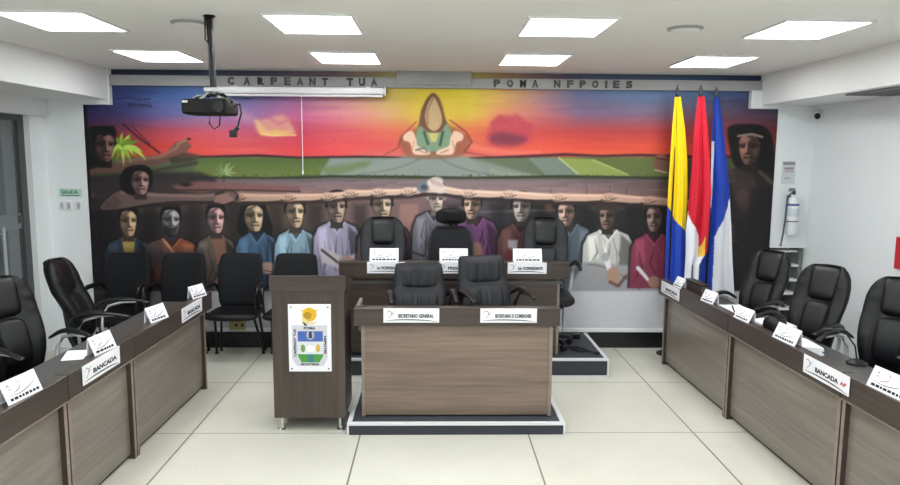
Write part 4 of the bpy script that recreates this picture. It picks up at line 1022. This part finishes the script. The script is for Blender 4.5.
# soil band
def soil(u, v):
    t = np.clip((v - 179) / 14, 0, 1)[..., None]
    a = np.stack([np.interp(u, [80, 200, 300, 430, 560, 700], [70, 112, 122, 140, 128, 80]), np.interp(u, [80, 200, 300, 430, 560, 700], [58, 92, 106, 118, 104, 62]), np.interp(u, [80, 200, 300, 430, 560, 700], [62, 92, 120, 122, 116, 62])], -1)
    b = np.stack([np.interp(u, [80, 200, 300, 430, 560, 700], [80, 142, 158, 164, 170, 90]), np.interp(u, [80, 200, 300, 430, 560, 700], [62, 96, 110, 124, 124, 66]), np.interp(u, [80, 200, 300, 430, 560, 700], [62, 92, 108, 118, 122, 62])], -1)
    return a * (1 - t) + b * t
poly([(80, 179), (790, 179), (790, 200), (80, 200)], soil, 1.2)
for k in range(90):
    u = rng.uniform(150, 690); v = rng.uniform(180, 193); l = rng.uniform(6, 26)
    line([(u - l, v), (u + l, v + rng.uniform(-1, 1))], [0.3, 1.6], np.clip(np.array([118, 100, 106]) + rng.uniform(-26, 30), 0, 255), 1.2, 0.4)

# --- lower ground behind the seated people
def dark(u, v):
    R_ = np.interp(u, [80, 110, 200, 300, 340, 420, 480, 520, 640, 780], [34, 38, 62, 80, 122, 136, 84, 46, 40, 36])
    G_ = np.interp(u, [80, 110, 200, 300, 340, 420, 480, 520, 640, 780], [32, 34, 52, 66, 92, 102, 76, 44, 40, 34])
    B_ = np.interp(u, [80, 110, 200, 300, 340, 420, 480, 520, 640, 780], [38, 40, 52, 62, 86, 104, 86, 48, 44, 38])
    return np.stack([R_, G_, B_], -1)
poly([(70, 198), (800, 198), (800, 345), (70, 345)], dark, 1.5)
for k in range(120):
    u = rng.uniform(95, 770); v = rng.uniform(202, 270); l = rng.uniform(4, 22)
    b = dark(np.array([[u]]), np.array([[v]]))[0, 0]
    line([(u, v - l), (u + rng.uniform(-4, 4), v + l)], [0.4, rng.uniform(2, 5)], np.clip(b + rng.uniform(-16, 18), 0, 255), 2, 0.35)
ell(150, 205, 55, 8, (112, 92, 78), 5, 0.5)
ell(275, 212, 26, 14, (110, 90, 66), 7, 0.6)
poly([(400, 204), (418, 204), (418, 262), (396, 262)], (176, 124, 112), 2, 0.8)
line([(470, 212), (560, 210)], 1.6, (130, 124, 128), 1.5, 0.6)
ell(548, 208, 3.5, 5, (170, 98, 72), 2, 0.7)

# --- faces and seated figures
def face(cu, cv, w, h, skin, hair=(26, 24, 26), lit=-1, hat=False, long=False, beard=False, tone=0.42):
    s = np.array(skin, float); sh = s * tone + np.array([2, 2, 8]); hi = np.minimum(s * 1.14 + 12, 255); dk = s * 0.3
    hair = np.array(hair, float)
    w *= 0.5; h *= 0.5; e = -lit
    if long:
        poly([(cu - w * 1.5, cv + h * 1.25), (cu - w * 1.6, cv - h * 0.2), (cu - w * 1.0, cv - h * 1.15), (cu, cv - h * 1.36), (cu + w * 0.9, cv - h * 1.2), (cu + w * 1.5, cv - h * 0.3), (cu + w * 1.8, cv + h * 1.25)], hair, 0.9, 1, True)
    elif not hat:
        poly([(cu - w * 1.02, cv + h * 0.05), (cu - w * 1.22, cv - h * 0.4), (cu - w * 0.9, cv - h * 1.1), (cu + w * 0.1, cv - h * 1.32), (cu + w * 1.0, cv - h * 1.08), (cu + w * 1.18, cv - h * 0.35), (cu + w * 1.02, cv + h * 0.05)], hair, 0.8, 1, True)
    # neck in the dark under the jaw
    poly([(cu - w * 0.55, cv + h * 0.4), (cu + w * 0.6, cv + h * 0.4), (cu + w * 0.75, cv + h * 1.45), (cu - w * 0.7, cv + h * 1.45)], sh * 0.8, 0.8)
    k = lit * 0.12 * w
    jaw = [(cu - w * 0.9, cv - h * 0.5), (cu - w * 0.4 + k, cv - h * 0.86), (cu + w * 0.45 + k, cv - h * 0.86), (cu + w * 0.92, cv - h * 0.45), (cu + w * 0.88, cv + h * 0.3), (cu + w * 0.5 + k, cv + h * 0.92), (cu + k * 1.6, cv + h * 1.04), (cu - w * 0.42 + k, cv + h * 0.9), (cu - w * 0.84, cv + h * 0.35)]
    poly([(cu + (x - cu) * 1.1, cv + (y - cv) * 1.07) for x, y in jaw], dk * 0.8, 0.8, 0.8, True)
    poly(jaw, s, 0.6, 1, True)
    # far half of the face in shade
    poly([(cu + k * 2.2, cv - h * 0.9), (cu + e * w * 0.95, cv - h * 0.55), (cu + e * w * 0.95, cv + h * 0.35), (cu + e * w * 0.42, cv + h * 0.95), (cu + k, cv + h * 1.05), (cu - k * 0.6, cv + h * 0.5), (cu + k * 2.6, cv + h * 0.25), (cu + k * 1.2, cv - h * 0.2)], sh, 0.9, 0.82)
    ell(cu + lit * w * 0.52, cv + h * 0.16, w * 0.3, h * 0.22, hi, 1.1, 0.85)
    ell(cu + lit * w * 0.32, cv - h * 0.55, w * 0.42, h * 0.17, hi, 1.1, 0.75)
    ell(cu + e * w * 0.55, cv + h * 0.2, w * 0.22, h * 0.16, s * 0.8, 1.2, 0.6)
    # brow shadow, eyes
    line([(cu - w * 0.8, cv - h * 0.16), (cu - w * 0.2, cv - h * 0.22), (cu + w * 0.25, cv - h * 0.22), (cu + w * 0.8, cv - h * 0.16)], h * 0.2, dk, 0.9, 0.72)
    for q in (-1, 1): ell(cu + q * w * 0.45 + k, cv - h * 0.06, w * 0.22, h * 0.07, dk * 0.6, 0.6, 0.8)
    line([(cu + k * 1.8, cv - h * 0.3), (cu + k * 2.6, cv + h * 0.3)], h * 0.12, hi, 0.6, 0.9)
    ell(cu + k * 1.2, cv + h * 0.36, w * 0.3, h * 0.07, dk, 0.7, 0.75)
    line([(cu - w * 0.34 + k, cv + h * 0.6), (cu + w * 0.4 + k, cv + h * 0.6)], h * 0.1, dk, 0.6, 0.85)
    line([(cu - w * 0.1 + k, cv + h * 0.74), (cu + w * 0.3 + k, cv + h * 0.74)], h * 0.07, s, 0.7, 0.6)
    if beard: poly([(cu - w * 0.85, cv + h * 0.2), (cu - w * 0.3, cv + h * 0.45), (cu + w * 0.4, cv + h * 0.45), (cu + w * 0.85, cv + h * 0.2), (cu + w * 0.45, cv + h * 1.08), (cu - w * 0.4, cv + h * 1.08)], hair * 1.3, 1.0, 0.75, True)
    if not hat: poly([(cu - w * 1.08, cv - h * 0.1), (cu - w * 1.14, cv - h * 0.7), (cu - w * 0.2, cv - h * 1.28), (cu + w * 0.8, cv - h * 1.12), (cu + w * 1.14, cv - h * 0.5), (cu + w * 1.06, cv - h * 0.1), (cu + w * 0.92, cv - h * 0.45), (cu + w * 0.3, cv - h * 0.82), (cu - w * 0.6, cv - h * 0.76), (cu - w * 0.92, cv - h * 0.42)], hair, 0.7, 1, True)
def bust(cu, vtop, w, vbot, col, folds=5, dark_side=1, seed=0):
    r = np.random.default_rng(seed); c = np.array(col, float); w *= 0.5
    def sil(g, up): return [(cu - w * 0.34 * g, vtop - up), (cu + w * 0.34 * g, vtop - up), (cu + w * 0.8 * g, vtop + 5 - up), (cu + w * g, vtop + 15 - up), (cu + w * 1.08 * g, vbot), (cu - w * 1.08 * g, vbot), (cu - w * g, vtop + 15 - up), (cu - w * 0.8 * g, vtop + 5 - up)]
    poly(sil(1.09, 1.6), (26, 24, 28), 1.2, 0.75)
    poly(sil(1, 0), c, 0.9)
    poly([(cu + dark_side * w * 0.5, vtop + 4), (cu + dark_side * w * 0.98, vtop + 14), (cu + dark_side * w * 1.06, vbot), (cu + dark_side * w * 0.42, vbot)], c * 0.5, 1.8, 0.85)
    poly([(cu - dark_side * w * 0.82, vtop + 7), (cu - dark_side * w * 0.45, vtop + 5), (cu - dark_side * w * 0.4, vtop + 28), (cu - dark_side * w * 0.75, vtop + 34)], np.minimum(c * 1.22 + 10, 255), 2.2, 0.8)
    for k in range(folds + 3):
        x = cu + r.uniform(-w * 0.85, w * 0.7); l = (vbot - vtop)
        a0 = r.uniform(0.1, 0.45)
        line([(x, vtop + l * a0), (x + r.uniform(-5, 5), vtop + l * (a0 + 0.25)), (x + r.uniform(-6, 6), vtop + l * (a0 + 0.5))], [0.4, r.uniform(1.0, 2.2), 0.5], np.clip(c * r.choice([0.5, 0.62, 1.3]), 0, 255), 0.8, 0.75)
    poly([(cu - w * 0.34, vtop - 1), (cu + w * 0.34, vtop - 1), (cu + w * 0.02, vtop + 10)], c * 0.45, 0.8, 0.85)
    line([(cu - w * 0.36, vtop), (cu, vtop + 11), (cu + w * 0.36, vtop)], 1.3, np.minimum(c * 1.25 + 10, 255), 0.7, 0.7)

for u in (104, 150, 194, 236, 276, 316, 360, 452, 498, 544, 588, 632):
    poly([(u - 7, 204), (u + 7, 204), (u + 6, 275), (u - 6, 275)], (30, 26, 30), 5, 0.5)
# pale laps, papers and robes low down
poly([(300, 258), (330, 246), (352, 262), (344, 300), (296, 300)], (150, 146, 158), 2)
poly([(410, 240), (432, 252), (444, 266), (410, 276), (395, 268)], (196, 186, 190), 1.5)
poly([(395, 266), (440, 262), (444, 300), (390, 300)], (72, 86, 106), 2)
poly([(470, 262), (496, 246), (520, 246), (536, 258), (526, 284), (470, 284)], (198, 188, 196), 2)
poly([(552, 262), (590, 258), (612, 262), (664, 262), (664, 304), (560, 304)], (150, 151, 156), 2)
# 1..14 from left to right
bust(128, 238, 46, 300, (46, 62, 82), 5, 1, 1); poly([(122, 238), (135, 238), (134, 262), (126, 264)], (188, 152, 70), 1.2)
face(128.5, 222, 17, 27, (206, 164, 118), lit=1)
bust(172, 238, 52, 300, (146, 74, 48), 6, -1, 2); poly([(146, 244), (162, 240), (166, 264), (146, 268)], (86, 66, 66), 2); line([(164, 240), (178, 258)], 2.0, (206, 160, 130), 1)
face(171, 221, 18, 27, (164, 158, 162), lit=1, beard=True)
bust(216, 236, 40, 300, (98, 84, 76), 7, 1, 3); poly([(212, 238), (224, 236), (228, 262), (216, 264)], (136, 92, 72), 1.5)
face(216, 219, 17, 27, (206, 150, 150), lit=1)
ell(222, 285, 9, 7, (150, 108, 96), 1.5)
face(254, 217, 19, 28, (198, 162, 126), lit=1, long=True)
bust(257, 233, 42, 296, (62, 96, 132), 7, 1, 4)
ell(268, 268, 8, 6, (190, 148, 132), 1.5); line([(262, 270), (274, 272)], 1, (90, 60, 56), 0.6)
bust(296, 230, 42, 296, (128, 164, 188), 7, 1, 5)
poly([(286, 254), (318, 254), (324, 300), (290, 300)], (176, 176, 188), 2.5, 0.8)
face(295, 213, 18, 28, (204, 170, 134), lit=1)
bust(337, 222, 46, 292, (156, 150, 182), 7, 1, 6)
poly([(320, 246), (345, 258), (358, 252), (368, 262), (348, 272), (322, 262)], (192, 182, 190), 1.5, 0.95)
line([(322, 250), (340, 264), (348, 258)], 2.2, (54, 44, 52), 1.0)
face(336.5, 208, 18, 28, (176, 146, 126), lit=1)
ell(346, 262, 8, 6, (178, 138, 120), 1.5)
bust(384, 224, 52, 292, (110, 84, 84), 5, 1, 7)
face(382, 206, 19, 26, (206, 172, 142), lit=1)
bust(434, 212, 42, 270, (118, 116, 130), 8, 1, 8)
face(436, 200, 15, 22, (204, 178, 164), (176, 164, 160), lit=1, tone=0.75)
line([(414, 222), (406, 250), (424, 256)], 2, (70, 56, 66), 1.0)
bust(476, 218, 44, 272, (122, 66, 122), 6, 1, 9)
face(472, 206, 17, 25, (206, 164, 136), lit=-1)
ell(477, 250, 5, 8, (170, 118, 96), 1.5)
bust(520, 224, 44, 272, (98, 60, 58), 6, 1, 10)
face(521.5, 208, 18, 26, (176, 156, 148), lit=-1)
poly([(508, 240), (518, 240), (516, 258), (508, 258)], (170, 164, 170), 1.5); ell(509, 256, 5, 8, (120, 50, 56), 1.5)
bust(570, 224, 44, 290, (86, 102, 114), 6, -1, 11)
face(566, 213, 17, 25, (196, 156, 136), lit=-1)
# hatted man in pale shirt with a microphone
bust(608, 230, 50, 286, (196, 195, 190), 7, 1, 12)
ell(607, 208, 17, 4, (74, 64, 58), 1.0); poly([(596, 208), (599, 199), (615, 199), (618, 208)], (92, 80, 72), 1.0, 1, True)
face(607, 217, 16, 24, (140, 106, 92), lit=-1, hat=True); ell(607, 207.5, 16, 2.8, (60, 52, 48), 0.8)
poly([(584, 262), (660, 268), (664, 304), (560, 304)], (158, 158, 164), 2)
line(bez((588, 264), (615, 266), (640, 290)), 1.4, (112, 112, 120), 1.0, 0.8)
line([(606, 258), (610, 272)], [7, 4], (226, 226, 230), 0.9); ell(605, 257, 4.2, 4.5, (170, 172, 178), 0.9)
ell(613, 275, 6.5, 8, (186, 140, 112), 1.2); line([(610, 282), (618, 286), (626, 276)], 3, (110, 56, 52), 1.3, 0.8)
bust(654, 234, 46, 288, (148, 52, 82), 7, 1, 13)
face(654, 218, 16, 26, (150, 116, 104), lit=-1)
line([(638, 268), (650, 282)], [4, 3], (216, 214, 220), 1); ell(654, 282, 6, 6, (170, 122, 100), 1.2)
# dim far-right figures
ell(736, 236, 16, 26, (64, 50, 50), 5, 0.7); face(735, 232, 15, 22, (112, 88, 78), (34, 30, 32), lit=-1)
poly([(712, 250), (760, 250), (768, 300), (706, 300)], (46, 42, 46), 4, 0.7)

# --- chain of arms
arms = [(118, 196), (160, 199), (200, 196), (240, 197), (290, 197), (330, 196), (352, 193), (380, 192), (410, 191), (426, 189), (442, 189), (470, 193), (510, 194), (560, 197), (610, 197), (650, 200), (690, 203)]
line([(u, v + 4.2) for u, v in arms], [8] * 4 + [6.5] * 9 + [8] * 4, (58, 40, 42), 1.2, 0.9)
def skin_at(u): return np.array([np.interp(u, [110, 200, 300, 430, 560, 690], [136, 168, 206, 232, 226, 178]), np.interp(u, [110, 200, 300, 430, 560, 690], [96, 122, 158, 190, 176, 130]), np.interp(u, [110, 200, 300, 430, 560, 690], [88, 106, 132, 166, 148, 108])])
for i in range(len(arms) - 1):
    (a, b), (c, d) = arms[i], arms[i + 1]
    m = ((a + c) / 2, (b + d) / 2 + 0.6)
    wd = 9 - 3 * min(1, max(0, (a - 110) / 250)) if a < 360 else 6 + 1.5 * min(1, (a - 360) / 250)
    line([(a, b), m, (c, d)], [wd * 1.1, wd, wd * 0.75], skin_at(m[0]), 0.9)
    line([(a, b - wd * 0.25), (m[0], m[1] - wd * 0.28), (c, d - wd * 0.2)], wd * 0.3, np.minimum(skin_at(m[0]) * 1.16 + 6, 255), 0.9, 0.8)
for (a, b) in arms[2:9] + arms[11:]:
    s = skin_at(a)
    ell(a - 2, b + 0.5, 7, 4.2, s * 1.03, 0.9); line([(a - 9, b + 2.5), (a - 2, b + 4), (a + 6, b + 1)], 1.2, s * 0.4, 0.6, 0.8)
    for q in range(3): line([(a - 5 + 3 * q, b - 0.5), (a - 3 + 3 * q, b + 2.6)], 0.9, s * 0.45, 0.5, 0.75)
# clasped hands at the centre
ell(423, 187, 6.5, 5.5, (120, 124, 136), 1.2); ell(424, 187, 3, 2.6, (72, 78, 96), 1.0)
ell(435, 182, 8, 5, (232, 214, 204), 1.0, 1, -0.2); ell(437, 187, 9, 5.5, (234, 208, 194), 1.0, 1, 0.5)
for q in range(4): line([(430 + 3 * q, 179 + q), (433 + 3 * q, 184 + q)], 0.9, (150, 110, 104), 0.5, 0.8)
# --- big figures on the left
poly([(84, 128), (104, 128), (112, 140), (108, 168), (84, 176)], (34, 36, 36), 2)
poly([(84, 171), (130, 158), (165, 154), (176, 142), (186, 140), (192, 146), (186, 152), (178, 158), (150, 168), (120, 172), (84, 176)], (124, 84, 74), 1.2)
line([(120, 162), (160, 157), (178, 147)], 3, (160, 112, 98), 1.5, 0.8)
line([(178, 144), (188, 139)], 2.6, (160, 112, 98), 0.8); ell(189, 139, 2.2, 1.2, (50, 34, 34), 0.6)
face(105, 146, 20, 30, (128, 90, 84), (26, 26, 26), lit=1)
poly([(88, 132), (92, 126), (114, 126), (117, 133), (104, 136)], (26, 28, 32), 1.2)
for q, (du, dv) in enumerate([(-10, 12), (-5, 17), (2, 19), (9, 16), (15, 11), (24, 13), (13, 3), (17, -5), (8, -12), (0, -14), (-6, -9), (20, 5), (5, 10), (-2, 9), (11, 8), (4, -4), (10, -9), (-8, 4)]):
    line(bez((122 - 3 + q % 3, 148), (122 + du * 0.6, 146 + dv * 0.3 - 4), (122 + du, 147 + dv)), [3.6] * 6 + [3.2, 2.8, 2.2, 1.4, 0.6], [(150, 186, 62), (112, 150, 48), (184, 214, 92)][q % 3], 0.8)
line([(123, 124), (142, 140), (160, 153)], 1.6, (52, 34, 42), 0.8)
line([(132, 126), (150, 144)], 0.9, (64, 38, 46), 0.7)
# second man, arm reaching right
poly([(84, 176), (130, 172), (200, 172), (216, 178), (216, 192), (96, 198)], (52, 45, 48), 3, 0.85)
line([(152, 171), (196, 163)], 3.5, (60, 52, 46), 2, 0.7)
poly([(168, 158), (186, 152), (204, 156), (190, 162), (172, 164)], (70, 60, 50), 1.5, 0.8)
poly([(172, 186), (200, 181), (240, 184), (300, 186), (300, 192), (180, 191)], (140, 84, 84), 1.6, 0.9); line([(176, 190), (240, 190), (300, 191.5)], 1.6, (60, 38, 40), 0.9, 0.85)
poly([(98, 212), (104, 200), (118, 190), (134, 189), (160, 192), (200, 193), (228, 190), (238, 194), (236, 201), (212, 203), (176, 203), (150, 206), (120, 212)], (40, 33, 36), 1.6, 0.95, True)
poly([(101, 209), (106, 200), (119, 191), (134, 190), (160, 193), (200, 194), (226, 191), (236, 194), (232, 200), (206, 201), (176, 201), (148, 204), (118, 209)], (112, 86, 82), 0.9, 1, True)
line([(122, 193), (150, 195), (200, 196), (228, 194)], [2.5, 3, 2.5, 2], (150, 114, 106), 1.4, 0.8)
poly([(101, 209), (106, 201), (116, 195), (122, 203), (116, 209)], (84, 66, 66), 2, 0.7)
poly([(122, 190), (120, 178), (126, 168), (140, 165), (151, 169), (153, 180), (150, 190), (136, 196)], (26, 23, 25), 1.0, 1, True)
face(140.5, 181.5, 18, 25, (166, 122, 112), (24, 22, 24), lit=1, tone=0.45)
ell(186, 184.5, 6, 2, (40, 32, 32), 1.0)
# seedling
line([(224, 181), (224, 172)], 1.2, (60, 66, 40), 0.6)
for du, dv in ((-8, -3), (8, -2), (-3, -9), (3, -8), (10, -6), (-9, 2), (7, 4), (-6, -7), (6, -9), (11, 1), (-4, 5)):
    line([(224, 173), (224 + du, 172 + dv)], [2.4, 0.8], (168, 196, 122) if du > 0 else (128, 166, 88), 0.7)
poly([(216, 196), (222, 192), (230, 196), (236, 200), (224, 204), (214, 202)], (150, 108, 96), 1.0); line([(216, 194), (224, 192)], 2.5, (46, 40, 34), 0.9)
# --- the figure of open hands under the sun
poly([(433, 94), (442, 104), (446, 122), (462, 132), (470, 140), (466, 152), (452, 158), (412, 158), (402, 150), (400, 138), (418, 126), (422, 108)], (150, 92, 66), 2.2, 0.75, True)
ell(433, 112, 22, 20, (236, 206, 70), 9, 0.55)
poly([(433, 93), (440, 100), (446, 120), (450, 128), (456, 146), (446, 152), (420, 152), (412, 146), (418, 128), (421, 112), (426, 100)], (124, 84, 62), 1.2, 1, True)
poly([(420, 126), (428, 132), (440, 132), (447, 124), (452, 136), (448, 150), (420, 150), (416, 136)], (128, 156, 128), 1.4, 1, True)
poly([(433, 97), (438, 104), (442, 118), (440, 127), (434, 131), (428, 127), (425, 116), (428, 104)], (206, 172, 128), 1.0, 1, True)
line([(433, 98), (427, 112), (428, 124)], 1.6, (150, 116, 84), 1.0, 0.8)
line([(424, 132), (428, 144)], 2.6, (70, 96, 74), 0.9); line([(443, 132), (440, 145)], 2.6, (66, 92, 70), 0.9); poly([(428, 133), (439, 133), (436, 142), (431, 142)], (206, 196, 120), 1.0)
for s, o in ((1, 0), (-1, 866.5)):
    X = lambda u: u * s + o if s == 1 else o - u
    poly([(X(404), 134), (X(412), 131), (X(416), 138), (X(418), 146), (X(428), 150), (X(430), 154), (X(420), 155), (X(413), 153), (X(410), 143), (X(404), 140)], (236, 196, 170), 1.0, 1, True)
    line([(X(418), 150), (X(426), 153)], 1.0, (150, 104, 90), 0.5, 0.8); line([(X(414), 141), (X(412), 150)], 0.9, (176, 126, 108), 0.6, 0.8)
line([(416, 150), (424, 148), (428, 152)], 1.8, (90, 96, 108), 0.8, 0.8)
line([(450, 120), (466, 132), (472, 142), (464, 152), (500, 158)], [1, 1.4, 1.4, 1, 0.4], (100, 52, 48), 0.8, 0.8)
line([(416, 122), (402, 136), (398, 148), (380, 157)], [1, 1.2, 1.2, 0.4], (104, 56, 50), 0.8, 0.7)
# --- fist and the woman on the right
ell(661, 163, 8, 9, (150, 98, 78), 1.6); line([(656, 158), (668, 160)], 1.5, (84, 50, 44), 0.8); line([(655, 170), (668, 173)], 1.6, (214, 180, 160), 0.8)
poly([(668, 165), (700, 160), (728, 166), (730, 182), (690, 186), (668, 178)], (92, 66, 52), 3, 0.85)
poly([(728, 128), (746, 124), (766, 128), (774, 150), (774, 210), (756, 190), (735, 166), (730, 150)], (24, 22, 25), 1.8, 1, True)
poly([(722, 178), (738, 168), (760, 172), (776, 184), (776, 250), (744, 246), (732, 218), (726, 196)], (44, 37, 38), 2.5, 0.95, True)
line([(730, 176), (712, 181), (690, 187)], [13, 9, 7], (100, 72, 64), 2); line([(728, 172), (706, 178)], 2.5, (134, 98, 86), 1.5, 0.7)
poly([(730, 172), (746, 170), (756, 182), (752, 204), (742, 210), (734, 198)], (80, 60, 58), 3, 0.7, True)
ell(742, 196, 6, 7, (98, 70, 64), 2.5, 0.6)
line([(760, 172), (773, 184)], 4, (128, 96, 84), 1.8, 0.7)
poly([(752, 188), (776, 186), (776, 250), (746, 240)], (34, 30, 32), 4, 0.8)
face(749, 148, 22, 32, (138, 96, 84), (24, 22, 24), lit=-1)
line([(738, 136), (752, 134), (762, 137)], 2.2, (150, 134, 120), 0.8)
poly([(710, 215), (774, 228), (774, 300), (706, 300)], (38, 35, 38), 6, 0.5)
# black border edge and the pale dado painted at the foot
poly([(80, 100), (86.5, 100), (98, 345), (80, 345)], (24, 24, 30), 1.0, 0.9)
poly([(70, 291), (800, 291), (800, 350), (70, 350)], (206, 206, 216), 1.2)
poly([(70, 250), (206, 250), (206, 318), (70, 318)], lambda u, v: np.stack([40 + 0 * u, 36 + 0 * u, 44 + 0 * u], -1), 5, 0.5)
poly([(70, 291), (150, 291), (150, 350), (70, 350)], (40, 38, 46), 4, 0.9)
# fine canvas grain
lum = (C @ np.array([0.3, 0.55, 0.15]))[..., None]
sat = (0.93 - 0.20 * smooth01((V - 155) / 8.0) - 0.35 * smooth01((80 - V) / 4.0))[..., None]
C = lum + (C - lum) * sat + 1
C *= (1 - 0.12 * smooth01((V - 155) / 5.0) * smooth01((182 - V) / 4.0))[..., None]
C = 118 + (C - 118) * 1.06
C += rng.normal(0, 2.2, (NZ, NX, 1))
C = np.clip(C, 0, 255)
MURAL_GAIN = 0.92
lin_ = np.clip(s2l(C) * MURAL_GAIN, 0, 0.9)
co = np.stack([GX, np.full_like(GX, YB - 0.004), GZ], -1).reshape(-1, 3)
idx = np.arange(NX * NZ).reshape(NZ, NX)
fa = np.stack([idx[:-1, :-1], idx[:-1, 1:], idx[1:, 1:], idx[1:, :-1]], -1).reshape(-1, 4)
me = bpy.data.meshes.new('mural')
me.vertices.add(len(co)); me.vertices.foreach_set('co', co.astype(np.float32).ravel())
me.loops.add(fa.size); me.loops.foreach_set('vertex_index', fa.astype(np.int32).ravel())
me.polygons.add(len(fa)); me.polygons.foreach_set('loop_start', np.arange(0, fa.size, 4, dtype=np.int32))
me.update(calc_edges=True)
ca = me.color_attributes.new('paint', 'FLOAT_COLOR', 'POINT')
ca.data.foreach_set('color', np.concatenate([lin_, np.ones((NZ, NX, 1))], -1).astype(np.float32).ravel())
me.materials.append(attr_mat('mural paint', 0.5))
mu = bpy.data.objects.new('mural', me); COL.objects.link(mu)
tag(mu, 'wide painted mural of seated people under a red sunset sky on the back wall', 'mural')

# ------------------------------------------------------------------ camera, world, view
cam = bpy.data.cameras.new('camera'); cam.sensor_width = 36; cam.lens = 27.8; cam.clip_start = 0.05
co_ = bpy.data.objects.new('camera', cam); COL.objects.link(co_)
R3 = Matrix(((0.9997151429697202, -0.004055933946185537, -0.023519828163828138), (-0.02283936187762532, 0.12347530015091206, -0.9920847815593509), (0.00692794818504719, 0.9923393571014234, 0.1233474924004495)))
co_.matrix_world = Matrix.Translation((0, 0, 1.8)) @ R3.to_4x4()
SC.camera = co_
wd = bpy.data.worlds.new('world'); SC.world = wd; wd.use_nodes = True
wd.node_tree.nodes['Background'].inputs[0].default_value = (0.5, 0.52, 0.55, 1); wd.node_tree.nodes['Background'].inputs[1].default_value = 0.2
vs_ = SC.view_settings
vs_.view_transform = 'Standard'; vs_.look = 'None'; vs_.gamma = 1.0; vs_.use_curve_mapping = False
vs_.exposure = 0.0
